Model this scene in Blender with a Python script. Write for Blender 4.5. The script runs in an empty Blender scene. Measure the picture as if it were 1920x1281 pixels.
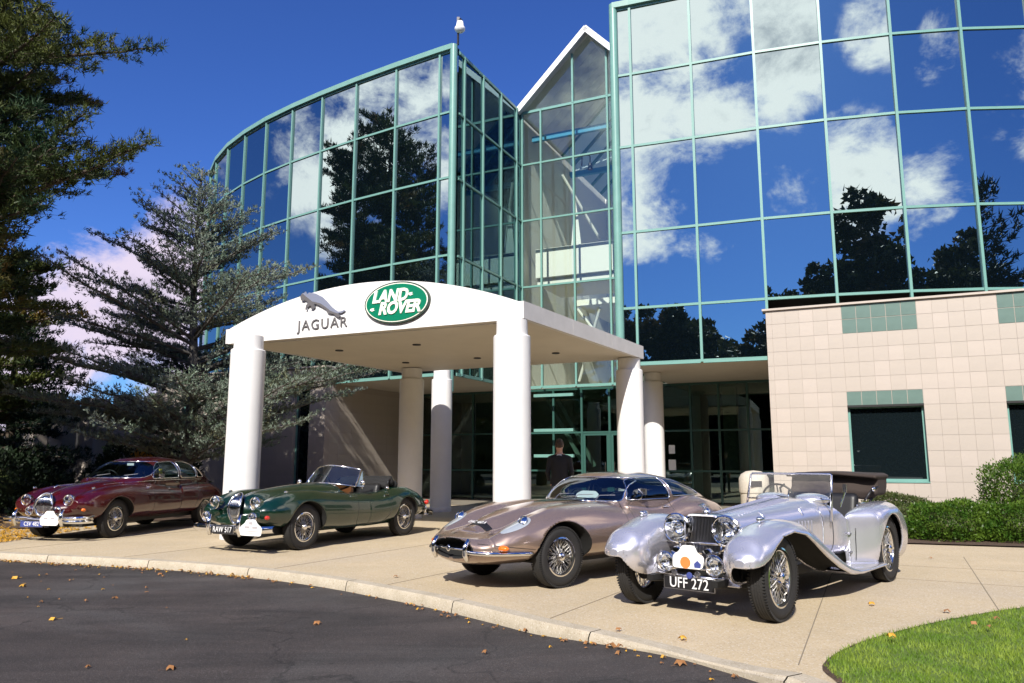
import bpy, math, random
import numpy as np
from mathutils import Vector, Matrix
S = bpy.context.scene
COL = S.collection
rnd = random.Random(7)

# ------------------------------------------------------------------ camera
cam = bpy.data.cameras.new('camera'); camo = bpy.data.objects.new('camera', cam); COL.objects.link(camo)
camo.location = (0, 0, 1.35)
camo.rotation_euler = (math.radians(90 + 8.9), 0, 0)
cam.sensor_width = 36; cam.lens = 27.0; cam.clip_start = 0.1; cam.clip_end = 5000
S.camera = camo

# ------------------------------------------------------------------ sky
SUN = Vector((-0.245 * 0.777, -0.966 * 0.777, 0.629)).normalized()      # towards the sun
world = bpy.data.worlds.new("World"); S.world = world; world.use_nodes = True
nt = world.node_tree; nt.nodes.clear(); N = nt.nodes; Lk = nt.links
def nd(tree, typ, **kw):
    n = tree.nodes.new(typ)
    for k, v in kw.items():
        if k.startswith('i_'):
            key = k[2:]; key = int(key) if key.isdigit() else key
            n.inputs[key].default_value = v
        else: setattr(n, k, v)
    return n
out = nd(nt, 'ShaderNodeOutputWorld'); bg = nd(nt, 'ShaderNodeBackground'); bg.inputs[1].default_value = 0.10
sky = nd(nt, 'ShaderNodeTexSky', sky_type='NISHITA', sun_disc=False, altitude=200, air_density=1.0, dust_density=0.3, ozone_density=2.0)
sky.sun_elevation = math.asin(SUN.z); sky.sun_rotation = math.atan2(SUN.x, SUN.y)
gam = nd(nt, 'ShaderNodeGamma', i_1=1.0)
hsv = nd(nt, 'ShaderNodeHueSaturation'); hsv.inputs['Saturation'].default_value = 1.05; hsv.inputs['Value'].default_value = 0.85
hsv.inputs['Hue'].default_value = 0.515
tint = nd(nt, 'ShaderNodeMix', data_type='RGBA', blend_type='MULTIPLY'); tint.inputs[0].default_value = 1; tint.inputs[7].default_value = (.38, .68, 1.18, 1)      # deep, clear autumn blue
Lk.new(sky.outputs[0], hsv.inputs['Color']); Lk.new(hsv.outputs[0], tint.inputs[6])
tc = nd(nt, 'ShaderNodeTexCoord')
def vmath(op, a, b=None):
    n = nd(nt, 'ShaderNodeVectorMath', operation=op)
    Lk.new(a, n.inputs[0])
    if b is not None:
        if isinstance(b, (tuple, list)): n.inputs[1].default_value = b
        else: Lk.new(b, n.inputs[1])
    return n
def fmath(op, a, b=None, c=None, clamp=False):
    n = nd(nt, 'ShaderNodeMath', operation=op); n.use_clamp = clamp
    for i, v in enumerate((a, b, c)):
        if v is None: continue
        if isinstance(v, (int, float)): n.inputs[i].default_value = v
        else: Lk.new(v, n.inputs[i])
    return n.outputs[0]
dirv = vmath('NORMALIZE', tc.outputs['Generated']).outputs[0]
sep = nd(nt, 'ShaderNodeSeparateXYZ'); Lk.new(dirv, sep.inputs[0])
n1 = nd(nt, 'ShaderNodeTexNoise', i_Scale=3.4, i_Detail=9.0, i_Roughness=0.60, i_Distortion=0.15)
mp = nd(nt, 'ShaderNodeMapping'); mp.inputs['Scale'].default_value = (1, 1, 1.35); mp.inputs['Location'].default_value = (3.1, 1.7, 0.4)
Lk.new(dirv, mp.inputs[0]); Lk.new(mp.outputs[0], n1.inputs['Vector'])
n2 = nd(nt, 'ShaderNodeTexNoise', i_Scale=12.0, i_Detail=10.0, i_Roughness=0.66, i_Distortion=0.35)
Lk.new(mp.outputs[0], n2.inputs['Vector'])
# cumulus banks: (azimuth from -Y towards +X, elevation, angular radius, height squash, weight)
def D(az, el):
    a = math.radians(az); e = math.radians(el)
    return (math.sin(a) * math.cos(e), -math.cos(a) * math.cos(e), math.sin(e))
BANKS = [(-36, 27, 8, 1.6), (-29, 33, 9, 1.6), (-15, 29, 5.5, 1.5), (-21, 34, 8, 1.5), (-33, 19, 5, 1.35), (-25, 25, 4, 1.2), (-18, 21.5, 2.6, 1.0),
         (-26, 15.5, 2.2, .75), (-17, 16.5, 4.2, .85), (-3, 19.5, 3.6, 1.25), (13, 17.8, 3, 1.2), (32, 23, 4.5, 1.0), (16, 26, 2.6, .8), (0, 28.5, 2.6, .8),
         (-78, 28, 11, 1.5), (-66, 20, 8, 1.0), (-92, 25, 7, .9), (-60, 33, 12, 1.0), (-45, 40, 12, .9), (28, 34, 8, .7), (60, 25, 9, .8), (90, 30, 10, .8), (120, 22, 9, .8), (-125, 24, 8, .8),
         (180 + 26, 10, 7, 1.15), (180 + 21, 4, 7, 1.1), (180 + 33, 5, 7, 1.0), (180 + 42, 12, 6, .8)]
acc = None
for az, el, rad, wt in BANKS:
    dt = nd(nt, 'ShaderNodeVectorMath', operation='DISTANCE'); Lk.new(dirv, dt.inputs[0]); dt.inputs[1].default_value = D(az, el)
    v = fmath('DIVIDE', dt.outputs['Value'], math.radians(rad) * 1.55)
    v = fmath('SUBTRACT', 1.0, v, clamp=True)
    v = fmath('MULTIPLY', v, wt)
    acc = v if acc is None else fmath('MAXIMUM', acc, v)
nz = fmath('MULTIPLY_ADD', n1.outputs['Fac'], 5.0, -2.60)
nz2 = fmath('MULTIPLY_ADD', n2.outputs['Fac'], 2.4, -1.2)
dens = fmath('ADD', fmath('ADD', fmath('MULTIPLY', acc, 1.15), nz), nz2)
dens = fmath('MULTIPLY', dens, fmath('MULTIPLY', acc, 3.2, clamp=True))
mr = nd(nt, 'ShaderNodeMapRange', interpolation_type='SMOOTHSTEP'); mr.inputs[1].default_value = 0.22; mr.inputs[2].default_value = 1.05
Lk.new(dens, mr.inputs[0])
# thick middles of the clouds are greyer, their rims bright
mr2 = nd(nt, 'ShaderNodeMapRange', interpolation_type='SMOOTHSTEP'); mr2.inputs[1].default_value = 1.25; mr2.inputs[2].default_value = 2.3
Lk.new(dens, mr2.inputs[0])
ccol = nd(nt, 'ShaderNodeMix', data_type='RGBA'); ccol.inputs[6].default_value = (16.0, 14.6, 13.6, 1); ccol.inputs[7].default_value = (5.0, 5.2, 6.0, 1)
Lk.new(mr2.outputs[0], ccol.inputs[0])
away = fmath('MULTIPLY_ADD', sep.outputs['Y'], 1.2, .1, clamp=True)          # clouds away from the sun are duller and more violet
cdim = nd(nt, 'ShaderNodeMix', data_type='RGBA', blend_type='MULTIPLY'); cdim.inputs[7].default_value = (.36, .345, .46, 1); Lk.new(away, cdim.inputs[0]); Lk.new(ccol.outputs[2], cdim.inputs[6])
mx = nd(nt, 'ShaderNodeMix', data_type='RGBA'); Lk.new(mr.outputs[0], mx.inputs[0]); Lk.new(tint.outputs[2], mx.inputs[6]); Lk.new(cdim.outputs[2], mx.inputs[7])
Lk.new(mx.outputs[2], bg.inputs[0]); Lk.new(bg.outputs[0], out.inputs[0])

# ------------------------------------------------------------------ sun and exposure
sl = bpy.data.lights.new('sun', 'SUN'); sl.energy = 4.8; sl.angle = math.radians(0.53); sl.color = (1.0, 0.95, 0.86)
so = bpy.data.objects.new('sun', sl); COL.objects.link(so); so.rotation_euler = (-SUN).to_track_quat('-Z', 'Y').to_euler()
S.view_settings.view_transform = 'Standard'; S.view_settings.look = 'None'; S.view_settings.gamma = 1; S.view_settings.exposure = 0.55
S.view_settings.use_curve_mapping = False
S.cycles.max_bounces = 8; S.cycles.transparent_max_bounces = 16; S.cycles.caustics_reflective = False; S.cycles.caustics_refractive = False

# ------------------------------------------------------------------ materials
M = {}
def mat(name, col, rough=.5, metal=0., coat=0., spec=.5, noise=0., nscale=8., bump=0., bscale=60., col2=None, trans=0., coatr=.03, lo=.35, hi=.65, detail=6., emis=None, back=None):
    m = bpy.data.materials.new(name); m.use_nodes = True; t = m.node_tree; b = t.nodes['Principled BSDF']
    b.inputs['Base Color'].default_value = (*col, 1); b.inputs['Roughness'].default_value = rough; b.inputs['Metallic'].default_value = metal
    b.inputs['Coat Weight'].default_value = coat; b.inputs['Coat Roughness'].default_value = coatr
    b.inputs['Specular IOR Level'].default_value = spec; b.inputs['Transmission Weight'].default_value = trans
    tcn = t.nodes.new('ShaderNodeTexCoord')
    if col2 or noise:
        c2 = col2 or tuple(c * (1 - noise) for c in col)
        nn = nd(t, 'ShaderNodeTexNoise', i_Scale=nscale, i_Detail=detail, i_Roughness=.6); t.links.new(tcn.outputs['Object'], nn.inputs['Vector'])
        r = nd(t, 'ShaderNodeMapRange'); r.inputs[1].default_value = lo; r.inputs[2].default_value = hi; t.links.new(nn.outputs['Fac'], r.inputs[0])
        mm = nd(t, 'ShaderNodeMix', data_type='RGBA'); mm.inputs[6].default_value = (*col, 1); mm.inputs[7].default_value = (*c2, 1)
        t.links.new(r.outputs[0], mm.inputs[0]); t.links.new(mm.outputs[2], b.inputs['Base Color'])
    if bump:
        nb = nd(t, 'ShaderNodeTexNoise', i_Scale=bscale, i_Detail=4.); t.links.new(tcn.outputs['Object'], nb.inputs['Vector'])
        bb = nd(t, 'ShaderNodeBump'); bb.inputs['Strength'].default_value = bump; bb.inputs['Distance'].default_value = .02
        t.links.new(nb.outputs['Fac'], bb.inputs['Height']); t.links.new(bb.outputs[0], b.inputs['Normal'])
    if emis:
        b.inputs['Emission Color'].default_value = (*emis[0], 1); b.inputs['Emission Strength'].default_value = emis[1]
    if back is not None:        # sheet metal painted outside, dark lining inside
        g = nd(t, 'ShaderNodeNewGeometry'); d = nd(t, 'ShaderNodeBsdfDiffuse'); d.inputs[0].default_value = (*back, 1); ms = nd(t, 'ShaderNodeMixShader')
        o = t.nodes['Material Output']; t.links.new(g.outputs['Backfacing'], ms.inputs[0]); t.links.new(b.outputs[0], ms.inputs[1]); t.links.new(d.outputs[0], ms.inputs[2]); t.links.new(ms.outputs[0], o.inputs[0])
    M[name] = m; return m
def glassmat(name, tint, refl, reflcol=(1, 1, 1), rough=0.0, dark=None):
    m = bpy.data.materials.new(name); m.use_nodes = True; t = m.node_tree; t.nodes.clear()
    o = nd(t, 'ShaderNodeOutputMaterial'); g = nd(t, 'ShaderNodeBsdfGlossy'); g.inputs['Color'].default_value = (*reflcol, 1); g.inputs['Roughness'].default_value = rough
    tr = nd(t, 'ShaderNodeBsdfTransparent'); tr.inputs[0].default_value = (*tint, 1)
    if dark is not None:
        tr = nd(t, 'ShaderNodeBsdfDiffuse'); tr.inputs[0].default_value = (*dark, 1)
    lw = nd(t, 'ShaderNodeLayerWeight'); lw.inputs['Blend'].default_value = .25
    ma = nd(t, 'ShaderNodeMath', operation='MULTIPLY_ADD'); ma.use_clamp = True; ma.inputs[1].default_value = 1 - refl; ma.inputs[2].default_value = refl
    t.links.new(lw.outputs['Fresnel'], ma.inputs[0])
    ms = nd(t, 'ShaderNodeMixShader'); t.links.new(ma.outputs[0], ms.inputs[0]); t.links.new(tr.outputs[0], ms.inputs[1]); t.links.new(g.outputs[0], ms.inputs[2]); t.links.new(ms.outputs[0], o.inputs[0])
    M[name] = m; return m

mat('mullion_green', (.16, .33, .29), .35, .0, noise=.12, nscale=3)
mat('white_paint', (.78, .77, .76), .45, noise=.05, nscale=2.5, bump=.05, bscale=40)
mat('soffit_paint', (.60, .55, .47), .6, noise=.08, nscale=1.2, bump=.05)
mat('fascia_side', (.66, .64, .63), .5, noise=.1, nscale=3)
mat('tile_pink', (.43, .375, .325), .45, noise=.06, nscale=1.5, bump=.06, bscale=90)
mat('tile_pink_light', (.455, .395, .345), .45, noise=.06, nscale=1.9, bump=.06, bscale=90)
mat('tile_green', (.13, .20, .175), .3, noise=.12, nscale=4)
mat('grout', (.40, .345, .30), .9)
mat('dark_frame', (.03, .09, .075), .35)
mat('interior_wall', (.55, .50, .42), .8)
mat('interior_white', (.84, .82, .77), .6)
mat('interior_floor', (.16, .13, .10), .35)
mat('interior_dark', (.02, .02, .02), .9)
mat('blue_beam', (.07, .30, .48), .4)
mat('wood_ceiling', (.88, .85, .83), .55, noise=.12, nscale=4)
glassmat('mirror_glass', (0, 0, 0), .60, (.50, .63, .67), dark=(.004, .008, .012))
glassmat('atrium_glass', (.90, .94, .92), .035, (.7, .9, 1.0)); glassmat('return_glass', (.40, .52, .50), .26, (.42, .66, .72))
glassmat('store_glass', (.50, .62, .58), .07, (.8, .95, .9))
glassmat('window_glass', (0, 0, 0), .10, (.8, .9, 1.0), dark=(.006, .01, .012))
glassmat('clear_glass', (.93, .96, .96), .05)
glassmat('car_glass', (.62, .72, .74), .10, (.85, .92, 1.0))
mat('metal_dark', (.03, .03, .035), .4, .6)
mat('black', (.006, .006, .006), .6)
mat('chrome', (.84, .83, .82), .10, 1.)
mat('white_plastic', (.8, .8, .8), .4)

# ------------------------------------------------------------------ mesh helpers
def tag(o, label=None, cat=None, group=None, kind=None):
    if label: o['label'] = label
    if cat: o['category'] = cat
    if group: o['group'] = group
    if kind: o['kind'] = kind
    return o
def empty(name, loc=(0, 0, 0), rz=0, parent=None):
    o = bpy.data.objects.new(name, None); COL.objects.link(o); o.location = loc; o.rotation_euler = (0, 0, rz); o.parent = parent
    o.empty_display_size = .1; return o
class MB:
    def __init__(s): s.v = []; s.f = []; s.mi = []; s.cur = 0
    def add(s, vs, fs):
        n = len(s.v); s.v.extend([tuple(v) for v in vs]); s.f.extend([tuple(i + n for i in f) for f in fs]); s.mi.extend([s.cur] * len(fs)); return s
    def box(s, c, d, ax=None):
        """centre, full sizes, optional 3 axes"""
        c = np.array(c, float); ax = np.eye(3) if ax is None else np.array(ax, float)
        vs = []
        for i in (-1, 1):
            for j in (-1, 1):
                for k in (-1, 1): vs.append(c + ax[0] * d[0] * i / 2 + ax[1] * d[1] * j / 2 + ax[2] * d[2] * k / 2)
        return s.add(vs, [(0, 1, 3, 2), (4, 6, 7, 5), (0, 4, 5, 1), (2, 3, 7, 6), (0, 2, 6, 4), (1, 5, 7, 3)])
    def tube(s, pts, r, n=8, closed=False, caps=True, flat=None):
        pts = [np.array(p, float) for p in pts]; m = len(pts); rs = r if hasattr(r, '__len__') else [r] * m
        rings = []; prev = None
        for i, p in enumerate(pts):
            a = pts[(i - 1) % m] if (closed or i > 0) else p; b = pts[(i + 1) % m] if (closed or i < m - 1) else p
            t = b - a; t = t / (np.linalg.norm(t) + 1e-12)
            if prev is None:
                q = np.array([0, 0, 1.]) if abs(t[2]) < .9 else np.array([1., 0, 0])
            else: q = prev
            u = q - t * (q @ t); u /= (np.linalg.norm(u) + 1e-12); prev = u; w = np.cross(t, u)
            rings.append([p + rs[i] * (math.cos(2 * math.pi * k / n) * u * (flat or 1) + math.sin(2 * math.pi * k / n) * w) for k in range(n)])
        vs = [v for ring in rings for v in ring]; fs = []
        for i in range(m if closed else m - 1):
            j = (i + 1) % m
            for k in range(n): fs.append((i * n + k, i * n + (k + 1) % n, j * n + (k + 1) % n, j * n + k))
        if caps and not closed: fs.append(tuple(range(n))[::-1]); fs.append(tuple((m - 1) * n + k for k in range(n)))
        return s.add(vs, fs)
    def lathe(s, prof, o=(0, 0, 0), axis=(0, 0, 1), n=24, a0=0., a1=2 * math.pi):
        """prof: (radius, height along axis)"""
        ax = np.array(axis, float); ax /= np.linalg.norm(ax); q = np.array([0, 0, 1.]) if abs(ax[2]) < .9 else np.array([1., 0, 0])
        u = np.cross(ax, q); u /= np.linalg.norm(u); w = np.cross(ax, u); o = np.array(o, float); full = abs(a1 - a0 - 2 * math.pi) < 1e-6; m = n if full else n + 1
        vs = [o + ax * h + r * (math.cos(a0 + (a1 - a0) * k / n) * u + math.sin(a0 + (a1 - a0) * k / n) * w) for r, h in prof for k in range(m)]; fs = []
        for i in range(len(prof) - 1):
            for k in range(n):
                k2 = (k + 1) % m; fs.append((i * m + k, (i + 1) * m + k, (i + 1) * m + k2, i * m + k2))
        return s.add(vs, fs)
    def grid(s, P, closed=False):
        P = np.array(P, float); a, b = P.shape[:2]; fs = []
        for i in range(a - 1):
            for j in range(b if closed else b - 1):
                j2 = (j + 1) % b; fs.append((i * b + j, i * b + j2, (i + 1) * b + j2, (i + 1) * b + j))
        return s.add(P.reshape(-1, 3), fs)
    def prism(s, poly, o, ex, ey, ez, d):
        """2-D polygon in axes ex,ey, extruded d along ez"""
        o, ex, ey, ez = (np.array(q, float) for q in (o, ex, ey, ez)); n = len(poly)
        vs = [o + ex * a + ey * b for a, b in poly] + [o + ex * a + ey * b + ez * d for a, b in poly]
        return s.add(vs, [tuple(range(n))[::-1], tuple(range(n, 2 * n))] + [(i, (i + 1) % n, n + (i + 1) % n, n + i) for i in range(n)])
    def sphere(s, c, r, n=16, sc=(1, 1, 1)):
        prof = []; m = max(6, n // 2)
        vs = []; fs = []
        for i in range(m + 1):
            th = math.pi * i / m
            for k in range(n):
                ph = 2 * math.pi * k / n
                vs.append((c[0] + r * sc[0] * math.sin(th) * math.cos(ph), c[1] + r * sc[1] * math.sin(th) * math.sin(ph), c[2] + r * sc[2] * math.cos(th)))
        for i in range(m):
            for k in range(n): fs.append((i * n + k, (i + 1) * n + k, (i + 1) * n + (k + 1) % n, i * n + (k + 1) % n))
        return s.add(vs, fs)
    def mesh(s, name, smooth=False):
        me = bpy.data.meshes.new(name); me.from_pydata([tuple(map(float, v)) for v in s.v], [], s.f); me.validate()
        if smooth is not False:
            me.polygons.foreach_set('use_smooth', [True] * len(me.polygons))
            if smooth is not True: me.set_sharp_from_angle(angle=math.radians(smooth))
        return me
    def build(s, name, m, parent=None, smooth=False, loc=None):
        me = s.mesh(name, smooth); ms = m if isinstance(m, (list, tuple)) else [m]
        for q in ms: me.materials.append(M[q] if isinstance(q, str) else q)
        if len(ms) > 1:
            me.polygons.foreach_set('material_index', s.mi)
        o = bpy.data.objects.new(name, me); COL.objects.link(o); o.parent = parent
        if loc is not None: o.location = loc
        return o
def np_mesh(name, V, F, m, parent=None, smooth=True, quads=True):
    """fast mesh from numpy arrays"""
    me = bpy.data.meshes.new(name); V = np.asarray(V, np.float32); F = np.asarray(F, np.int32); k = F.shape[1]
    me.vertices.add(len(V)); me.vertices.foreach_set('co', V.ravel()); me.loops.add(F.size); me.loops.foreach_set('vertex_index', F.ravel())
    me.polygons.add(len(F)); me.polygons.foreach_set('loop_start', np.arange(0, F.size, k, dtype=np.int32)); me.polygons.foreach_set('loop_total', np.full(len(F), k, np.int32))
    if smooth: me.polygons.foreach_set('use_smooth', np.ones(len(F), bool))
    me.update(calc_edges=True); me.materials.append(M[m] if isinstance(m, str) else m)
    if name:
        o = bpy.data.objects.new(name, me); COL.objects.link(o); o.parent = parent; return o
def inst(name, me, parent=None, loc=(0, 0, 0), rz=0):
    o = bpy.data.objects.new(name, me); COL.objects.link(o); o.parent = parent; o.location = loc; o.rotation_euler = (0, 0, rz); return o
_ft = {}
def text_mesh(txt, size, m, name, loc, ex, ey, extrude=.004, shear=0., parent=None, sx=1., spacing=1., align='CENTER', bold=0.):
    cu = bpy.data.curves.new(name, 'FONT'); cu.body = txt; cu.size = size; cu.extrude = extrude; cu.align_x = align; cu.align_y = 'CENTER'; cu.shear = shear; cu.space_character = spacing; cu.resolution_u = 3; cu.offset = bold
    tmp = bpy.data.objects.new(name + '_curve', cu); me = bpy.data.meshes.new_from_object(tmp); bpy.data.objects.remove(tmp); me.name = name
    me.materials.clear(); me.materials.append(M[m]); o = bpy.data.objects.new(name, me); COL.objects.link(o)
    ex = Vector(ex).normalized(); ey = Vector(ey).normalized(); ez = ex.cross(ey)
    mw = Matrix((ex, ey, ez)).transposed().to_4x4() @ Matrix.Diagonal((sx, 1, 1, 1)); mw.translation = Vector(loc)
    o.parent = parent; o.matrix_local = mw; return o

# building frame: u along the front, v going back; the camera stands at the origin
U2 = np.array([.905, -.425]); V2 = np.array([.425, .905]); C2 = np.array([-2.74, 13.65])
U2 /= np.linalg.norm(U2); V2 /= np.linalg.norm(V2)
U3 = np.r_[U2, 0]; V3 = np.r_[V2, 0]; Z3 = np.array([0, 0, 1.])
def W(u, v, z=0.): q = C2 + u * U2 + v * V2; return np.array([q[0], q[1], z])
LV = [3.93, 5.45, 7.57, 10.05, 12.2, 14.25]
# ================================================================== GROUND
def groundmat(name, c1, c2, scale, speck=None, sscale=200., rough=.85, bump=.15, c3=None, cscale=.35):
    m = bpy.data.materials.new(name); m.use_nodes = True; t = m.node_tree; b = t.nodes['Principled BSDF']; b.inputs['Roughness'].default_value = rough
    tcn = nd(t, 'ShaderNodeTexCoord'); a = nd(t, 'ShaderNodeTexNoise', i_Scale=scale, i_Detail=10., i_Roughness=.7); t.links.new(tcn.outputs['Object'], a.inputs[0])
    mr = nd(t, 'ShaderNodeMapRange'); mr.inputs[1].default_value = .35; mr.inputs[2].default_value = .65; t.links.new(a.outputs['Fac'], mr.inputs[0])
    mm = nd(t, 'ShaderNodeMix', data_type='RGBA'); mm.inputs[6].default_value = (*c1, 1); mm.inputs[7].default_value = (*c2, 1); t.links.new(mr.outputs[0], mm.inputs[0])
    last = mm.outputs[2]
    if c3:
        a3 = nd(t, 'ShaderNodeTexNoise', i_Scale=cscale, i_Detail=5., i_Roughness=.6, i_Distortion=.6); t.links.new(tcn.outputs['Object'], a3.inputs[0])
        r3 = nd(t, 'ShaderNodeMapRange'); r3.inputs[1].default_value = .5; r3.inputs[2].default_value = .72; t.links.new(a3.outputs['Fac'], r3.inputs[0])
        m3 = nd(t, 'ShaderNodeMix', data_type='RGBA'); m3.inputs[7].default_value = (*c3, 1); t.links.new(last, m3.inputs[6]); t.links.new(r3.outputs[0], m3.inputs[0]); last = m3.outputs[2]
    if speck:
        v = nd(t, 'ShaderNodeTexVoronoi', i_Scale=sscale); t.links.new(tcn.outputs['Object'], v.inputs[0])
        sp = nd(t, 'ShaderNodeSeparateColor'); t.links.new(v.outputs['Color'], sp.inputs[0])
        for ch, (colr, th) in zip(('Red', 'Green'), speck):
            r2 = nd(t, 'ShaderNodeMath', operation='LESS_THAN'); r2.inputs[1].default_value = th; t.links.new(sp.outputs[ch], r2.inputs[0])
            m2 = nd(t, 'ShaderNodeMix', data_type='RGBA'); m2.inputs[7].default_value = (*colr, 1); t.links.new(last, m2.inputs[6])
            k = nd(t, 'ShaderNodeMath', operation='MULTIPLY'); k.inputs[1].default_value = .55; t.links.new(r2.outputs[0], k.inputs[0]); t.links.new(k.outputs[0], m2.inputs[0]); last = m2.outputs[2]
    t.links.new(last, b.inputs['Base Color'])
    nb = nd(t, 'ShaderNodeTexNoise', i_Scale=sscale * .7, i_Detail=3.); t.links.new(tcn.outputs['Object'], nb.inputs[0])
    bb = nd(t, 'ShaderNodeBump'); bb.inputs['Strength'].default_value = bump; bb.inputs['Distance'].default_value = .01; t.links.new(nb.outputs['Fac'], bb.inputs['Height']); t.links.new(bb.outputs[0], b.inputs['Normal'])
    M[name] = m
groundmat('concrete', (.50, .40, .262), (.43, .345, .225), 1.1, [((.30, .22, .14), .10), ((.58, .54, .46), .12)], 95., c3=(.41, .34, .25))
groundmat('kerb_stone', (.46, .40, .31), (.36, .31, .23), 4., [((.25, .19, .12), .08), ((.55, .5, .42), .1)], 120.)
groundmat('asphalt', (.046, .036, .033), (.026, .021, .020), 1.1, [((.10, .09, .09), .10), ((.010, .010, .011), .25)], 150., c3=(.054, .051, .050), cscale=.35, rough=.78, bump=.6)
groundmat('earth', (.09, .055, .033), (.05, .03, .02), 9., [((.16, .10, .06), .15), ((.03, .02, .015), .2)], 60., bump=.8)
groundmat('grass_base', (.075, .12, .018), (.10, .15, .02), 5., None, 80.)
groundmat('meadow', (.05, .075, .02), (.09, .10, .03), .4, None, 10.)
groundmat('floor_slab', (.30, .27, .22), (.25, .22, .18), 1.1, None, 50., rough=.4, bump=.03)

def rework_asphalt():
    t = M['asphalt'].node_tree; b = t.nodes['Principled BSDF']; src = b.inputs['Base Color'].links[0].from_socket; tcn = [n for n in t.nodes if n.type == 'TEX_COORD'][0]
    mp_ = nd(t, 'ShaderNodeMapping'); mp_.inputs['Rotation'].default_value = (0, 0, .55); mp_.inputs['Scale'].default_value = (.25, 1.5, 1); t.links.new(tcn.outputs['Object'], mp_.inputs[0])
    a = nd(t, 'ShaderNodeTexNoise', i_Scale=.9, i_Detail=6., i_Roughness=.6, i_Distortion=1.2); t.links.new(mp_.outputs[0], a.inputs[0])
    r = nd(t, 'ShaderNodeMapRange'); r.inputs[1].default_value = .38; r.inputs[2].default_value = .68; r.inputs[3].default_value = .72; r.inputs[4].default_value = 1.55; t.links.new(a.outputs['Fac'], r.inputs[0])
    mu = nd(t, 'ShaderNodeMix', data_type='RGBA', blend_type='MULTIPLY'); mu.inputs[0].default_value = 1; t.links.new(src, mu.inputs[6]); t.links.new(r.outputs[0], mu.inputs[7])
    v = nd(t, 'ShaderNodeTexVoronoi', feature='DISTANCE_TO_EDGE', i_Scale=.33); nz_ = nd(t, 'ShaderNodeTexNoise', i_Scale=1.6, i_Detail=5.); t.links.new(tcn.outputs['Object'], nz_.inputs[0])
    ad = nd(t, 'ShaderNodeMix', data_type='RGBA', blend_type='LINEAR_LIGHT'); ad.inputs[0].default_value = .45; t.links.new(tcn.outputs['Object'], ad.inputs[6]); t.links.new(nz_.outputs['Color'], ad.inputs[7]); t.links.new(ad.outputs[2], v.inputs[0])
    r2 = nd(t, 'ShaderNodeMapRange'); r2.inputs[1].default_value = .0; r2.inputs[2].default_value = .006; r2.inputs[3].default_value = .45; r2.inputs[4].default_value = 1.0; t.links.new(v.outputs['Distance'], r2.inputs[0])
    m2 = nd(t, 'ShaderNodeMix', data_type='RGBA', blend_type='MULTIPLY'); m2.inputs[0].default_value = 1; t.links.new(mu.outputs[2], m2.inputs[6]); t.links.new(r2.outputs[0], m2.inputs[7]); t.links.new(m2.outputs[2], b.inputs['Base Color'])
rework_asphalt()
def sheet(name, pts, z, m, kind='structure', th=None):
    mb = MB(); n = len(pts)
    zs = z if hasattr(z, '__len__') else [z] * n
    mb.add([(p[0], p[1], q) for p, q in zip(pts, zs)], [tuple(range(n))])
    o = mb.build(name, m); o['kind'] = kind
    return o
mb = MB(); mb.box((0, 300, -.66), (3000, 3000, 1.0)); tag(mb.build('ground', 'meadow'), 'grassy ground reaching to the horizon', kind='structure')
# kerb line: edge between drive and pavement, left to right
K = np.array([(-40, 19.), (-25, 16.5), (-14, 13.7), (-10.2, 12.65), (-7.65, 11.8), (-5.6, 11.15), (-4.2, 10.6), (-3.05, 9.95), (-2.2, 9.35), (-1.5, 8.72), (-.85, 8.1), (-.25, 7.42), (.22, 6.85), (.68, 6.35), (1.05, 5.9), (1.38, 5.4), (1.62, 5.0), (1.9, 4.4), (2.3, 3.4), (3, 1.5), (5, -2.5), (8, -7), (14, -14)])
# denser
def dense(P, k=4):
    P = np.array(P, float); out = []
    for i in range(len(P) - 1):
        p0 = P[max(i - 1, 0)]; p1 = P[i]; p2 = P[i + 1]; p3 = P[min(i + 2, len(P) - 1)]
        for j in range(k):
            t = j / k; out.append(.5 * ((2 * p1) + (-p0 + p2) * t + (2 * p0 - 5 * p1 + 4 * p2 - p3) * t * t + (-p0 + 3 * p1 - 3 * p2 + p3) * t ** 3))
    out.append(P[-1]); return np.array(out)
KD = dense(K, 4)
def kz(x): return -.105 + .085 * min(1, max(0, (x - .2) / 1.0))        # the kerb runs out to flush on the right
T = np.gradient(KD, axis=0); T /= np.linalg.norm(T, axis=1)[:, None]; NRM = np.stack([-T[:, 1], T[:, 0]], 1)      # towards the pavement
# asphalt drive
mb = MB(); outer = KD - NRM * 0
far = np.array([(-60, -60)] * len(KD), float)
far[:, 0] = np.linspace(-60, 14, len(KD)); far[:, 1] = np.linspace(-3, -60, len(KD))
mid = outer * .75 + far * .25; mb.grid([[(p[0], p[1], kz(p[0])) for p in outer], [(p[0], p[1], -.1) for p in mid], [(p[0], p[1], -.1) for p in far]])
tag(mb.build('asphalt_drive', 'asphalt'), kind='structure')
# kerb: rounded profile 0.16 m wide, in separate stones about 2 m long
arc = np.r_[0, np.cumsum(np.linalg.norm(np.diff(KD, axis=0), axis=1))]
def kerb_at(s):
    x = np.interp(s, arc, KD[:, 0]); y = np.interp(s, arc, KD[:, 1]); nx = np.interp(s, arc, NRM[:, 0]); ny = np.interp(s, arc, NRM[:, 1]); return np.array([x, y]), np.array([nx, ny])
kp = empty('kerb'); tag(kp, kind='structure')
s = 14.0
while s < 60:
    e = s + 1.83; rows = []
    for q in np.linspace(s + .006, e - .006, 6):
        p, n = kerb_at(q); zz = kz(p[0]); up = .055 * min(1, max(0, (p[0] - 1.42) / .2)); rows.append([(*(p - n * .012), zz - .05), (*(p - n * .012), zz + .02 + up * .6), (*(p + n * .004), -.012 + up), (*(p + n * .02), .004 + up), (*(p + n * .15), .007 + up), (*(p + n * .16), -.02)])
    mb = MB(); mb.grid(rows); mb.build('kerb_stone', 'kerb_stone', kp, smooth=40); s = e
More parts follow.
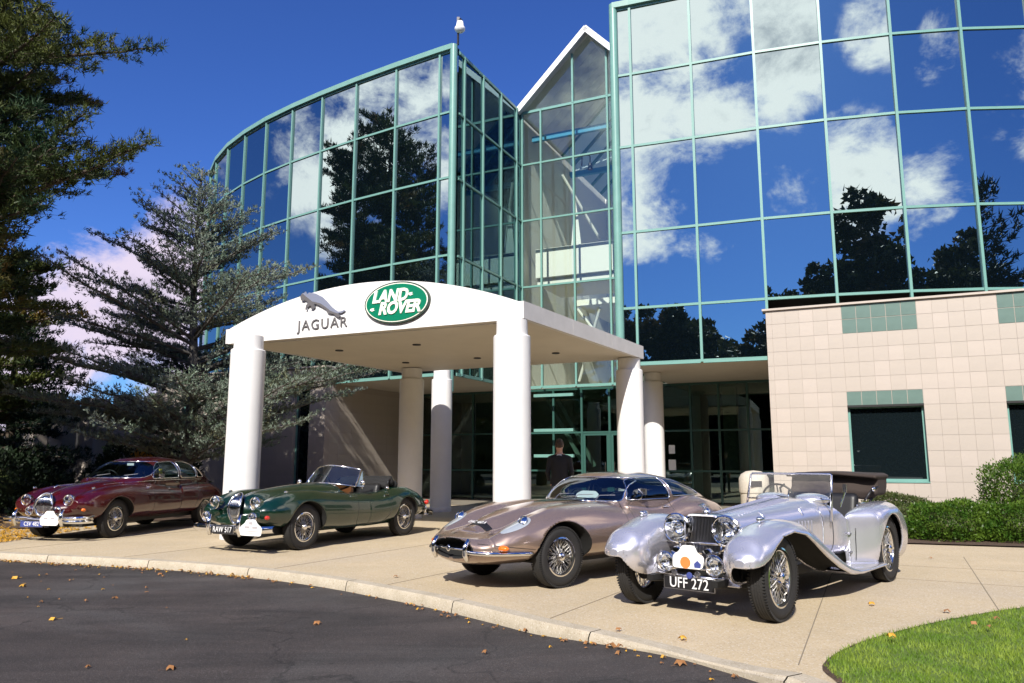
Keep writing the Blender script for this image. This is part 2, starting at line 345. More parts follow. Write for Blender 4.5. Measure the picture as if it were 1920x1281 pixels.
# pavement slabs between joints: one sheet, with recessed joints drawn as narrow grooves
pv = np.array([p + n * .15 for p, n in zip(KD, NRM)])
pts = [tuple(p) for p in pv if p[0] < 8] + [(14, 3), (30, 12), (30, 30), (-30, 60), (-60, 45), (-42, 21)]
pave = sheet('pavement', pts, -.004, 'concrete')
J = empty('pavement_joints'); tag(J, kind='structure')
mat('joint', (.21, .175, .125), .95)
for a, b in (((.30, 6.95), (1.6, 9.2)), ((1.93, 5.45), (3.9, 9.7)), ((6.5, 11.4), (4.45, 7.3)), ((-1.4, 8.85), (.6, 12.1)), ((-3.1, 10.1), (-1.2, 13.4)), ((-5.6, 11.35), (-3.6, 15)), ((3.9, 9.7), (6.5, 14)), ((3.9, 9.7), (6.5, 8.2)), ((-8, 12), (-6.2, 16)), ((-1.2, 13.4), (6.6, 9.8))):
    a = np.array(a); b = np.array(b); d = (b - a); L_ = np.linalg.norm(d); d /= L_
    mb = MB(); mb.box((*(a + b) / 2, -.0025), (L_, .008, .003), (np.r_[d, 0], np.r_[-d[1], d[0], 0], Z3)); mb.build('joint', 'joint', J)
# lawn at the lower right, edging stone and soil rim
lawn = dense([(1.93, 4.55), (2.03, 5.0), (2.10, 5.42), (2.54, 5.98), (3.22, 6.53), (3.93, 7.0), (4.79, 7.46), (6.2, 8.0), (9, 8.8), (14, 9.3)], 4)
lp = [tuple(p) for p in lawn] + [(14, 3), (5.5, -2), (3.1, 1.9)]
sheet('lawn', lp, .012, 'grass_base')
mb = MB(); rows = []
LT = np.gradient(lawn, axis=0); LT /= np.linalg.norm(LT, axis=1)[:, None]; LN = np.stack([-LT[:, 1], LT[:, 0]], 1)
for p, n in zip(lawn, LN): rows.append([(*(p + n * .02), .0), (*(p + n * .0), .012), (*(p - n * .02), .015)])
mb.grid(rows); tag(mb.build('lawn_edge_soil', 'earth'), kind='structure')
# grass blades
rg = np.random.RandomState(3)
def in_poly(P, poly):
    poly = np.array(poly); x, y = P[:, 0], P[:, 1]; inside = np.zeros(len(P), bool); j = len(poly) - 1
    for i in range(len(poly)):
        xi, yi = poly[i]; xj, yj = poly[j]; c = ((yi > y) != (yj > y)) & (x < (xj - xi) * (y - yi) / (yj - yi + 1e-12) + xi); inside ^= c; j = i
    return inside
P = np.stack([rg.uniform(1.9, 8.5, 150000), rg.uniform(3.6, 8.8, 150000)], 1); P = P[in_poly(P, lp)]
dd = np.linalg.norm(P, axis=1); keep = rg.rand(len(P)) < np.clip((7.5 / dd) ** 2 * .95, .15, 1); P = P[keep][:75000]; n = len(P)
ang = rg.uniform(0, 2 * np.pi, n); hgt = rg.uniform(.014, .040, n) * (1 + .25 * np.sin(P[:, 0] * 5) * np.cos(P[:, 1] * 4)); lean = rg.uniform(-.025, .025, (n, 2)); wd = rg.uniform(.0025, .005, n)
a = np.stack([P[:, 0] - np.cos(ang) * wd, P[:, 1] - np.sin(ang) * wd, np.full(n, .008)], 1); b = np.stack([P[:, 0] + np.cos(ang) * wd, P[:, 1] + np.sin(ang) * wd, np.full(n, .008)], 1)
c = np.stack([P[:, 0] + lean[:, 0], P[:, 1] + lean[:, 1], .01 + hgt], 1)
def leafmat(name, c1, c2, nscale=1.2, rough=.55, trans=.25, c3=None):
    m = bpy.data.materials.new(name); m.use_nodes = True; t = m.node_tree; t.nodes.clear(); o = nd(t, 'ShaderNodeOutputMaterial')
    d = nd(t, 'ShaderNodeBsdfPrincipled', i_Roughness=rough); d.inputs['Specular IOR Level'].default_value = .3; tr = nd(t, 'ShaderNodeBsdfTranslucent'); ms = nd(t, 'ShaderNodeMixShader'); ms.inputs[0].default_value = trans
    tcn = nd(t, 'ShaderNodeTexCoord'); a = nd(t, 'ShaderNodeTexNoise', i_Scale=nscale, i_Detail=5.); t.links.new(tcn.outputs['Object'], a.inputs[0])
    r = nd(t, 'ShaderNodeMapRange'); r.inputs[1].default_value = .38; r.inputs[2].default_value = .62; t.links.new(a.outputs['Fac'], r.inputs[0])
    mm = nd(t, 'ShaderNodeMix', data_type='RGBA'); mm.inputs[6].default_value = (*c1, 1); mm.inputs[7].default_value = (*c2, 1); t.links.new(r.outputs[0], mm.inputs[0]); last = mm.outputs[2]
    g = nd(t, 'ShaderNodeTexNoise', i_Scale=nscale * 14, i_Detail=1.); t.links.new(tcn.outputs['Object'], g.inputs[0])
    if c3:
        r3 = nd(t, 'ShaderNodeMapRange'); r3.inputs[1].default_value = .56; r3.inputs[2].default_value = .66; a3 = nd(t, 'ShaderNodeTexNoise', i_Scale=nscale * .8, i_Detail=3.); t.links.new(tcn.outputs['Object'], a3.inputs[0]); t.links.new(a3.outputs['Fac'], r3.inputs[0])
        k = nd(t, 'ShaderNodeMath', operation='MULTIPLY'); t.links.new(r3.outputs[0], k.inputs[0]); t.links.new(g.outputs['Fac'], k.inputs[1])
        m3 = nd(t, 'ShaderNodeMix', data_type='RGBA'); m3.inputs[7].default_value = (*c3, 1); t.links.new(last, m3.inputs[6]); t.links.new(k.outputs[0], m3.inputs[0]); last = m3.outputs[2]
    t.links.new(last, d.inputs['Base Color']); t.links.new(last, tr.inputs[0]); t.links.new(d.outputs[0], ms.inputs[1]); t.links.new(tr.outputs[0], ms.inputs[2]); t.links.new(ms.outputs[0], o.inputs[0]); M[name] = m
leafmat('grass_blade', (.13, .24, .02), (.27, .36, .05), 3., trans=.35)
V_ = np.stack([a, b, c], 1).reshape(-1, 3); F_ = np.arange(len(V_)).reshape(-1, 3)
tag(np_mesh('grass', V_, F_, 'grass_blade', smooth=False), 'bright green mown grass of the lawn', kind='stuff')
# planting bed
bed = [(6.3, 13.2), (6.9, 13.0), (8.2, 12.55), (10.5, 12.0), (15, 11.2), (15, 15), tuple(W(12.5, 8.7)[:2]), tuple(W(6.1, 8.7)[:2]), (6.3, 17.0), (6.2, 14.5)]
sheet('planting_bed', bed, .02, 'earth')
bed2 = [(-9.5, 15.9), (-8.5, 17.8), (-6.9, 18.4), (-5.8, 24.5), (-6.2, 24.9), (-22, 32), (-34, 40), (-34, 20.5), (-20, 17.9)]
sheet('planting_bed_by_the_trees', bed2, .02, 'earth')
# entrance floor, slightly paler and smooth
sheet('entrance_floor', [tuple(W(*q)[:2]) for q in ((-7.7, 10.6), (6, 10.6), (6, 24), (-7.7, 24))], .004, 'floor_slab')
# fallen leaves
def leafshape(cx, cy, cz, r, a, tilt):
    pts = []
    for k in range(10):
        rr = r * (1 if k % 2 == 0 else .55) * rnd.uniform(.85, 1.15); an = a + 2 * math.pi * k / 10
        pts.append((cx + rr * math.cos(an), cy + rr * math.sin(an), cz + .006 + abs(tilt * r * math.cos(an * 1.0 + 1)) * (k % 2)))
    return pts
mat('leaf_yellow', (.62, .33, .03), .6, noise=.5, nscale=3); mat('leaf_brown', (.33, .15, .05), .7, noise=.4, nscale=3)
for mn, cnt, nm in (('leaf_yellow', 420, 'yellow_leaf_litter'), ('leaf_brown', 700, 'brown_leaf_litter')):
    mb = MB()
    for _ in range(cnt):
        s = rnd.uniform(22.5, 38) if rnd.random() < .93 else rnd.uniform(38, 46); p, n = kerb_at(s)
        if rnd.random() < .85: q = p - n * abs(rnd.gauss(.0, .10)) - n * .02; zz = kz(q[0])
        else: q = p - n * rnd.uniform(.1, 3.5); zz = kz(q[0])
        pts = leafshape(q[0], q[1], zz + rnd.uniform(0, .012), rnd.uniform(.012, .03), rnd.uniform(0, 6), rnd.uniform(.3, 1)); mb.add(pts, [tuple(range(10))])
    tag(mb.build(nm, mn), 'small fallen leaves gathered in the gutter along the kerb', kind='stuff')
mb = MB()
for _ in range(4200):
    x = -8.6 - abs(rnd.gauss(0, 1)) * 3.2; y = 12.35 + (-8.2 - x) * .30 + abs(rnd.gauss(0, 1)) * 2.2 ; pts = leafshape(x, y, 0, rnd.uniform(.02, .05), rnd.uniform(0, 6), .5)
    mb.add(pts, [tuple(range(10))])
tag(mb.build('leaf_carpet', 'leaf_yellow'), 'carpet of yellow fallen leaves on the paving left of the maroon saloon', kind='stuff')
lm = MB(); lm.add(leafshape(0, 0, 0, .055, 0, .6), [tuple(range(10))]); lm.add([(0, 0, .006), (-.10, .01, .01), (-.10, -.004, .012)], [(0, 1, 2)])
lme = lm.mesh('leaf'); lme.materials.append(M['leaf_yellow']); lme2 = lme.copy(); lme2.materials.clear(); lme2.materials.append(M['leaf_brown'])
def pix_ground(px, py, z=0.):
    c, s = math.cos(math.radians(8.9)), math.sin(math.radians(8.9)); u = (px - 960) / 1440; v = (640.5 - py) / 1440
    r = np.array([u, c - v * s, s + v * c]); t = (z - 1.35) / r[2]; return r * t + [0, 0, 1.35]
for px, py, on, yel, lb in [(100, 1162, 'asphalt', 1, 'largest yellow leaf on the asphalt drive, toward its left edge'), (28, 1085, 'asphalt', 1, 'pale yellow leaf on the asphalt at the far left, nearer the kerb'), (42, 1100, 'asphalt', 1, 'pale yellow leaf on the asphalt at the far left, just in front of another'), (215, 1122, 'asphalt', 0, 'brown leaf on the asphalt in front of the maroon saloon'), (1145, 1226, 'asphalt', 0, 'large brown leaf on the asphalt below the bronze coupe'), (1277, 1270, 'asphalt', 0, 'brown leaf on the asphalt at the bottom edge, by the kerb'),
        (300, 1078, 'asphalt', 0, 'brown leaf on the asphalt near the kerb, between saloon and convertible'), (320, 1255, 'asphalt', 0, 'brown leaf at the bottom of the photo on the left of the asphalt'), (595, 1170, 'asphalt', 0, 'brown leaf in the middle of the asphalt below the green convertible'),
        (1280, 1200, 'paving', 1, 'yellow leaf on the paving in front of the silver roadster'), (1745, 1048, 'paving', 0, 'brown leaf on the paving below the green shrubs'), (1775, 1149, 'paving', 0, 'brown leaf on the paving beside the edge of the lawn'), (1160, 1183, 'paving', 0, 'brown leaf on the paving left of the roadster number plate'), (1635, 1135, 'paving', 1, 'yellow leaf on the paving between the roadster and the lawn'), (742, 1083, 'paving', 0, 'brown leaf on the paving left of the bronze coupe nose'),
        (1868, 1163, 'lawn', 0, 'largest brown leaf on the lawn, toward the right edge'), (1856, 1178, 'lawn', 0, 'brown leaf on the lawn just in front of the largest one'), (1672, 1196, 'lawn', 1, 'yellow leaf on the left part of the lawn'), (1825, 1172, 'lawn', 0, 'brown leaf on the lawn left of the largest one')]:
    p = pix_ground(px, py, {'asphalt': -.1, 'paving': 0, 'lawn': .05}[on])
    o = inst('fallen_leaf', lme if yel else lme2, None, (p[0], p[1], {'asphalt': kz(p[0]), 'paving': 0.004, 'lawn': .055}[on]), rnd.uniform(0, 6)); s_ = rnd.uniform(.8, 1.2) * (.85 if on == 'asphalt' else .72); o.scale = (s_, s_, s_)
    tag(o, lb, 'leaf', 'fallen leaves on the ' + on)
# ================================================================== OFFICE BUILDING
B = empty('office_building', tuple(W(0, 12)), 0)
tag(B, 'green framed mirror glass office building with curved wings and a gabled atrium', 'building')
BI = Vector(-B.location)
def bpart(o, **k):
    o.parent = B; o.location = BI + o.location; return o
BL = np.array(B.location)
def sub(mb, name, m, smooth=False, parent=None):
    """build in world coordinates, parented to the building (or to one of its parts)"""
    mb.v = [tuple(np.array(v) - BL) for v in mb.v]
    return mb.build(name, m, parent or B, smooth)
_pane = {}
def unit_box(key, m):
    if key not in _pane:
        me = MB().box((0, 0, 0), (1, 1, 1)).mesh(key); me.materials.append(M[m]); _pane[key] = me
    return _pane[key]
def place(name, key, m, c, d, ax, parent=B, off=None):
    o = bpy.data.objects.new(name, unit_box(key, m)); COL.objects.link(o); o.parent = parent
    A = np.array(ax, float); mw = Matrix(((A[0][0] * d[0], A[1][0] * d[1], A[2][0] * d[2], c[0] - BL[0]), (A[0][1] * d[0], A[1][1] * d[1], A[2][1] * d[2], c[1] - BL[1]), (A[0][2] * d[0], A[1][2] * d[1], A[2][2] * d[2], c[2] - BL[2]), (0, 0, 0, 1)))
    o.matrix_local = mw; return o
def facade(pts, levels, glass, out=None, mw=.065, md=.10, first=True, last=True, wob=.0012, top=True, skip=None, keyg='pane'):
    """curtain wall through plan points; each pane, mullion and transom is its own piece"""
    pts = [np.array(p, float)[:2] for p in pts]
    for i in range(len(pts) - 1):
        a, b = pts[i], pts[i + 1]; d = b - a; L = np.linalg.norm(d); d /= L; n = np.array([d[1], -d[0]])
        if out is not None and n @ out < 0: n = -n
        dx, nx = np.r_[d, 0], np.r_[n, 0]; m_ = (a + b) / 2
        for k in range(len(levels) - 1):
            if skip and skip(i, k): continue
            z0, z1 = levels[k], levels[k + 1]; w1, w2 = rnd.gauss(0, wob), rnd.gauss(0, wob)
            ey = nx + dx * w1 + Z3 * w2; ey /= np.linalg.norm(ey); ex = np.cross(ey, Z3); ex /= np.linalg.norm(ex); ez = np.cross(ex, ey)
            place('pane', keyg + glass, glass, np.r_[m_, (z0 + z1) / 2], (L - .01, .016, z1 - z0 - .01), (ex, ey, ez))
        for k, z in enumerate(levels):
            if k == len(levels) - 1 and not top: continue
            place('transom', 'transom', 'mullion_green', np.r_[m_, z] + nx * .01, (L - mw, md * .75, mw * (1.0 if 0 < k < len(levels) - 1 else 1.5)), (dx, nx, Z3))
    for i, p in enumerate(pts):
        if (i == 0 and not first) or (i == len(pts) - 1 and not last): continue
        a = pts[max(i - 1, 0)]; b = pts[min(i + 1, len(pts) - 1)]; d = b - a; d /= np.linalg.norm(d); n = np.array([d[1], -d[0]])
        if out is not None and n @ out < 0: n = -n
        place('mullion', 'mullion', 'mullion_green', np.r_[p, (levels[0] + levels[-1]) / 2] + np.r_[n, 0] * .02, (mw, md, levels[-1] - levels[0] + .04), (np.r_[d, 0], np.r_[n, 0], Z3))
OUT = -V2
RP = [(2.22, 8.61), (2.69, 8.66), (4.35, 8.80), (6.0, 8.93), (7.65, 9.15), (9.3, 9.48), (10.9, 9.97), (12.45, 10.60), (14.0, 11.35), (15.5, 12.2), (17, 13.2)]
LP = [(-3.01, 8.54), (-3.52, 8.58), (-5.3, 8.78), (-7.1, 9.03), (-8.8, 9.32), (-10.45, 9.66), (-12.1, 10.08), (-13.7, 10.62), (-15.3, 11.3), (-16.9, 12.2), (-18.4, 13.3), (-19.8, 14.6), (-21.0, 16.1), (-22, 17.8)]
Rw = [W(*p)[:2] for p in RP]; Lw = [W(*p)[:2] for p in LP]
facade(Rw, LV, 'mirror_glass', OUT, skip=lambda i, k: k == 0 and i >= 3)
facade(Lw, LV, 'mirror_glass', OUT)
# heavy round corner posts and roof copings
for (u, v) in (RP[0], LP[0]):
    mb = MB(); mb.tube([W(u, v - .02, 3.4), W(u, v - .02, 14.42)], .12, 20); o = sub(mb, 'corner_post', 'mullion_green', 40)
for chain in (Rw, Lw):
    mb = MB(); rows = []
    for p, q in zip(chain, [c - np.array(V2) * .14 for c in chain]):
        rows.append([(*q, 14.27), (*q, 14.44), (*(p + V2 * .35), 14.46), (*(p + V2 * .35), 14.27)])
    mb.grid(rows, closed=True); sub(mb, 'roof_coping', 'mullion_green')
# dark backing volume (rooms behind mirror glass) with roof
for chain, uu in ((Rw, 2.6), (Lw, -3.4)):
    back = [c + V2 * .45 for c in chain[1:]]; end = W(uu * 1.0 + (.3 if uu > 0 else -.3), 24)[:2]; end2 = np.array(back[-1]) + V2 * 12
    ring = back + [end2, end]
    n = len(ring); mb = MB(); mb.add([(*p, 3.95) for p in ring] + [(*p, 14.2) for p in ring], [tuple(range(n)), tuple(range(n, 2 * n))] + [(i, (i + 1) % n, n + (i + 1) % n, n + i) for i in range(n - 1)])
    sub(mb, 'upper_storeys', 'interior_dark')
# soffit under the upper storeys
ring = [c + V2 * .02 for c in Lw[::-1]] + [W(-3.0, 13.9)[:2], W(2.2, 13.9)[:2]] + [c + V2 * .02 for c in Rw] + [W(17, 22)[:2], W(-22, 22)[:2]]
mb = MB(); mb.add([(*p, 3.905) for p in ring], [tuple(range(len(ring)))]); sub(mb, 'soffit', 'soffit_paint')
# return walls of the atrium (towards the corner posts) and its gabled front
facade([W(-2.95, v)[:2] for v in (8.72, 9.08, 10.40, 11.77, 13.05, 13.55)], LV, 'return_glass', U2, first=False, keyg='ap')
facade([W(2.17, v)[:2] for v in (8.72, 9.08, 10.40, 11.77, 13.05, 13.55)], LV, 'return_glass', -U2, first=False, keyg='ap')
AU = [-2.9, -2.15, -.88, .42, 1.40, 2.12]
facade([W(u, 13.55)[:2] for u in AU], LV, 'atrium_glass', OUT, first=True, last=True, keyg='ap')
APU, APZ = -.26, 16.75
def gz(u): return 14.25 + (APZ - 14.25) * (1 - abs(u - APU) / (2.64 if u < APU else 2.42))
g = [-2.9, -.88, APU, .42, 2.16]
for a, b in zip(g[:-1], g[1:]):
    mb = MB(); mb.prism([(a, 14.28), (b, 14.28), (b, max(gz(b), 14.29)), (a, max(gz(a), 14.29))], C2.tolist() + [0], U3, Z3, V3, .016)
    mb.v = [tuple(np.array(v) + V3 * 13.54) for v in mb.v]; sub(mb, 'gable_pane', 'atrium_glass')
for u in (-.88, .42): mb = MB(); mb.box(W(u, 13.52, (14.25 + gz(u)) / 2), (.07, .1, gz(u) - 14.25), (U3, V3, Z3)); sub(mb, 'mullion', 'mullion_green')
# gable roof: ceiling boards, white verge trims
for s, (e) in ((1, 2.16), (-1, -2.9)):
    ang = math.atan2(APZ - 14.25, 2.53); A_ = np.array(W(APU, 13.3, APZ + .12)); E_ = np.array(W(e + s * .12, 13.3, 14.2)); d = E_ - A_; L = np.linalg.norm(d); d /= L; nrm = np.cross(d, V3); nrm *= np.sign(nrm[2])
    mb = MB(); mb.box((A_ + E_) / 2 + V3 * .0, (L + .1, .20, .20), (d, V3, nrm)); sub(mb, 'gable_verge', 'white_paint')
    mb = MB(); mb.box((A_ + E_) / 2 + V3 * 2.3 + nrm * .05, (L, 4.4, .08), (d, V3, nrm)); sub(mb, 'atrium_roof', 'fascia_side')
    for k in range(5): mb = MB(); mb.box((A_ + E_) / 2 + V3 * (5.2 + k * 1.3) + nrm * .03, (L, 1.24, .02), (d, V3, nrm)); sub(mb, 'added_skylight_pane', 'atrium_glass'); mb = MB(); mb.box((A_ + E_) / 2 + V3 * (4.55 + k * 1.3), (L, .06, .10), (d, V3, nrm)); sub(mb, 'added_skylight_bar', 'mullion_green')  # roof glazing added to let daylight in and brighten the atrium ceiling
    for k in range(8):
        mb = MB(); mb.box((A_ + E_) / 2 + V3 * (.42 + k * .5) - nrm * .03, (L - .1, .485, .03), (d, V3, nrm)); sub(mb, 'ceiling_board', 'wood_ceiling')
# inside the atrium: bridge parapets, floors, back wall, blue beam, struts
def ib(name, m, u0, u1, v0, v1, z0, z1, rot=None):
    mb = MB(); mb.box(W((u0 + u1) / 2, (v0 + v1) / 2, (z0 + z1) / 2), (u1 - u0, v1 - v0, z1 - z0), (U3, V3, Z3)); return sub(mb, name, m)
ib('bridge_parapet', 'interior_white', -2.85, 2.1, 14.6, 14.75, 8.15, 9.25)
ib('bridge_floor', 'interior_white', -2.85, 2.1, 14.76, 17.2, 7.9, 8.15)
ib('lobby_back_wall', 'interior_white', -3.6, 3.0, 24, 24.2, 0, 17.2)
ib('tie_beam', 'blue_beam', -2.85, 2.1, 14.3, 14.45, 13.42, 13.62)
ib('tie_beam', 'blue_beam', -2.85, 2.1, 18.3, 18.5, 13.42, 13.62)
ib('gallery_floor', 'interior_white', -2.85, 2.1, 19, 24, 7.9, 8.15)
ib('gallery_floor', 'interior_white', -2.85, 2.1, 19, 24, 3.9, 4.2)
ib('atrium_side_wall', 'interior_white', -3.3, -3.10, 13.66, 24, 3.95, 14.35); ib('atrium_side_wall', 'interior_white', 2.25, 2.45, 13.66, 24, 3.95, 14.35)
for (p, q) in (((-1.9, 15, 12.2), (-.9, 16.4, 9.9)), ((-1.5, 15.4, 7.0), (.2, 15.9, 4.6)), ((.9, 14.5, 6.6), (2, 15.4, 4.2)), ((-.3, 14.5, 6.8), (-1.5, 15.5, 4.3))):
    mb = MB(); mb.tube([W(*p), W(*q)], .055, 8); sub(mb, 'brace', 'interior_white', smooth=40)
mb = MB(); mb.prism([(-.22, 0), (.22, 0), (.08, 1.35), (-.02, 2.1)], W(-1.55, 15.5, 9.3), U3, Z3, V3, .03); sub(mb, 'white_sail', 'interior_white')
mb = MB(); mb.tube([W(-.75, 14.0, 12.0), W(-.72, 14.0, 12.35), W(-.55, 14.0, 12.45), W(-.42, 14.0, 12.3), W(-.42, 14.0, 12.0)], .025, 6); mb.lathe([(.0, .0), (.10, .0), (.05, .25), (0, .27)], W(-.42, 14.0, 11.8), n=12); sub(mb, 'pendant_lamp', 'metal_dark', smooth=40)

# ---------------- tiled ground floor: single tiles standing proud of the grout
TW, TH = .322, .35
tile_me = {}
def tilemesh(m):
    if m not in tile_me:
        gp_ = .006 if m == 'tile_green' else .0016; w, h_, b = TW / 2 - gp_, TH / 2 - gp_, .003
        mb = MB(); mb.add([(-w, 0, -h_), (w, 0, -h_), (w, 0, h_), (-w, 0, h_), (-w + b, -.0025, -h_ + b), (w - b, -.0025, -h_ + b), (w - b, -.0025, h_ - b), (-w + b, -.0025, h_ - b)], [(4, 5, 6, 7), (0, 1, 5, 4), (1, 2, 6, 5), (2, 3, 7, 6), (3, 0, 4, 7)])
        me = mb.mesh('tile'); me.materials.append(M[m]); tile_me[m] = me
    return tile_me[m]
def tile_wall(u0, cols, v, holes, greens, corner_side=1, name='tiled_wall', z0=.20, rows=14, ret=None, solid=None):
    """holes/greens: predicates (col,row)"""
    root = None; mb = MB(); u1 = u0 + cols * TW
    # grout backing in cells, leaving the window holes open
    for c in range(cols):
        r = 0
        while r < rows:
            if holes(c, r): r += 1; continue
            r2 = r
            while r2 < rows and not holes(c, r2): r2 += 1
            zz0 = z0 + r * TH if r else 0.; mb.box(W(u0 + (c + .5) * TW, v + .13, (zz0 + z0 + r2 * TH) / 2), (TW, .25, z0 + r2 * TH - zz0), (U3, V3, Z3)); r = r2
    root = sub(mb, name, 'grout')
    for c in range(cols):
        for r in range(rows):
            if holes(c, r): continue
            m = 'tile_green' if greens(c, r) else ('tile_pink_light' if rnd.random() < .3 else 'tile_pink')
            o = bpy.data.objects.new('tile', tilemesh(m)); COL.objects.link(o); o.parent = root
            q = W(u0 + (c + .5) * TW, v + rnd.uniform(-.001, .001), z0 + (r + .5) * TH) - BL; o.location = q; o.rotation_euler = (0, 0, math.atan2(U2[1], U2[0]))
    return root, u1
def windowset(u0, v, z0, z1, w, name='window'):
    fr = MB(); u1 = u0 + w
    for (a, b, c_, d_) in ((u0, u0 + .05, z0, z1), (u1 - .05, u1, z0, z1), (u0 + .05, u1 - .05, z0, z0 + .06), (u0 + .05, u1 - .05, z1 - .05, z1)):
        fr.box(W((a + b) / 2, v + .16, (c_ + d_) / 2), (b - a, .07, d_ - c_), (U3, V3, Z3))
    f = sub(fr, 'window_frame', 'mullion_green')
    p = MB(); p.box(W((u0 + u1) / 2, v + .17, (z0 + z1) / 2), (w - .1, .012, z1 - z0 - .1), (U3, V3, Z3)); sub(p, 'pane', 'window_glass', parent=f)
    s_ = MB(); s_.box(W((u0 + u1) / 2, v + .09, z0 - .01), (w, .22, .03), (U3, V3, Z3)); sub(s_, 'sill', 'mullion_green', parent=f)
    h_ = MB(); h_.box(W((u0 + u1) / 2, v + .07, z1 + .0), (w, .16, .05), (U3, V3, Z3)); sub(h_, 'blind_housing', 'black', parent=f)
# right wall: columns counted from the corner (u 5.98)
RU = 5.98 + .155
rootR, RU1 = tile_wall(6.12, 20, 8.75, lambda c, r: (2 <= r <= 6) and (5 <= (c) % 10 <= 9 if c < 10 else 15 <= c <= 19), lambda c, r: (5 <= c <= 9 or 15 <= c <= 19) and r in (7, 12, 13))
for r in range(14):          # cut tiles at the corner
    o = bpy.data.objects.new('tile', tilemesh('tile_pink')); COL.objects.link(o); o.parent = rootR; o.location = W(6.05, 8.75, .20 + (r + .5) * TH) - BL; o.rotation_euler = (0, 0, math.atan2(U2[1], U2[0])); o.scale = (.14 / TW, 1, 1)
mb = MB(); mb.box(W(6.05, 8.88, 2.55), (.14, .25, 5.1), (U3, V3, Z3)); sub(mb, 'corner_backing', 'grout')
for c0 in (5, 15): windowset(6.12 + c0 * TW, 8.75, .20 + 2 * TH, .20 + 7 * TH, 5 * TW)
mb = MB(); mb.box(W((5.9 + RU1) / 2, 8.9, 5.125), (RU1 - 5.9, .42, .05), (U3, V3, Z3)); sub(mb, 'wall_coping', 'tile_pink_light')
mb = MB(); mb.box(W(5.98 + .12, 11.3, 2.55), (.24, 4.9, 5.1), (U3, V3, Z3)); sub(mb, 'wall_return', 'tile_pink')
mb = MB(); mb.box(W(9.5, 9.6, 5.07), (7.0, 1.2, .06), (U3, V3, Z3)); sub(mb, 'ledge_roof', 'interior_floor')
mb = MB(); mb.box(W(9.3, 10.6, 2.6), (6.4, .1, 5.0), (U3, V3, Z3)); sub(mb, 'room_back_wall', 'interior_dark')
# left wall (mostly shaded by the cedar), with tall dark openings
LU = -7.75
def lhole(c, r):
    k = c % 8
    return (1 <= r <= 9) and k in (4, 5)
rootL, LU1 = tile_wall(LU - 24 * TW, 24, 8.75, lhole, lambda c, r: False, name='tiled_wall', z0=.20, rows=12)
for c in (4, 12, 20): windowset(LU - 24 * TW + c * TW, 8.75, .20 + TH, .20 + 10 * TH, 2 * TW)
mb = MB(); mb.box(W(LU - 12 * TW, 8.9, 4.43), (24 * TW + .1, .42, .05), (U3, V3, Z3)); sub(mb, 'wall_coping', 'tile_pink_light')
# plain continuation with deep bays beyond, left
for k in range(5):
    ib('wall_pier', 'tile_pink', LU - 24 * TW - 1.0 - k * 2.3, LU - 24 * TW - .1 - k * 2.3, 9.2 + k * .3, 9.8 + k * .3, 0, 3.9)
ib('room_back_wall', 'interior_dark', -30, LU - 24 * TW, 12.5, 12.6, 0, 3.9)
ib('room_back_wall', 'interior_dark', LU - 24 * TW, LU - .4, 10.2, 10.3, 0, 4.4)
# return face of the left wall: courses of tiles along v
mb = MB(); mb.box(W(LU - .13, 11.25, 1.95), (.24, 5.0, 3.9), (U3, V3, Z3)); rr = sub(mb, 'return_wall', 'grout')
rot = math.atan2(V2[1], V2[0])
for c in range(7):
    for r in range(11):
        o = bpy.data.objects.new('tile', None) if False else None
_tl = MB(); w_, h_, b_ = .70 / 2 - .003, TH / 2 - .003, .004
_tl.add([(-w_, 0, -h_), (w_, 0, -h_), (w_, 0, h_), (-w_, 0, h_), (-w_ + b_, -b_, -h_ + b_), (w_ - b_, -b_, -h_ + b_), (w_ - b_, -b_, h_ - b_), (-w_ + b_, -b_, h_ - b_)], [(4, 5, 6, 7), (0, 1, 5, 4), (1, 2, 6, 5), (2, 3, 7, 6), (3, 0, 4, 7)])
_tlm = _tl.mesh('tile'); _tlm.materials.append(M['tile_pink'])
for c in range(7):
    for r in range(10):
        o = bpy.data.objects.new('tile', _tlm); COL.objects.link(o); o.parent = rr; q = W(LU - .008, 8.77 + .35 + c * .70, .20 + (r + .5) * TH) - BL; o.location = q; o.rotation_euler = (0, 0, rot)

# ---------------- storefront below the soffit
SV = 13.95
def post(u, v, z0=0., z1=3.9, w=.07, name='door_post', m='dark_frame'): return ib(name, m, u - w / 2, u + w / 2, v - .05, v + .05, z0, z1)
us = [-7.3, -6.2, -5.1, -4.0, -3.0, -1.9, -.85, .15, 1.1, 1.95, 2.9, 3.8, 4.7, 5.9]
for a, b in zip(us[:-1], us[1:]):
    door = -1.0 < (a + b) / 2 < 1.2
    for z0, z1 in ((.05, 1.05), (1.05, 2.35), (2.35, 3.88)):
        if door and z0 < 2: continue
        place('storefront_pane', 'sg', 'store_glass', W((a + b) / 2, SV, (z0 + z1) / 2), (b - a - .06, .012, z1 - z0 - .05), (U3, V3, Z3))
    for z in ((2.35,) if door else (1.05, 2.35)):
        ib('storefront_rail', 'dark_frame', a + .035, b - .035, SV - .04, SV + .04, z - .03, z + .03)
    ib('storefront_rail', 'dark_frame', a + .035, b - .035, SV - .04, SV + .04, 3.82, 3.9)
for u in us: post(u, SV, name='storefront_post')
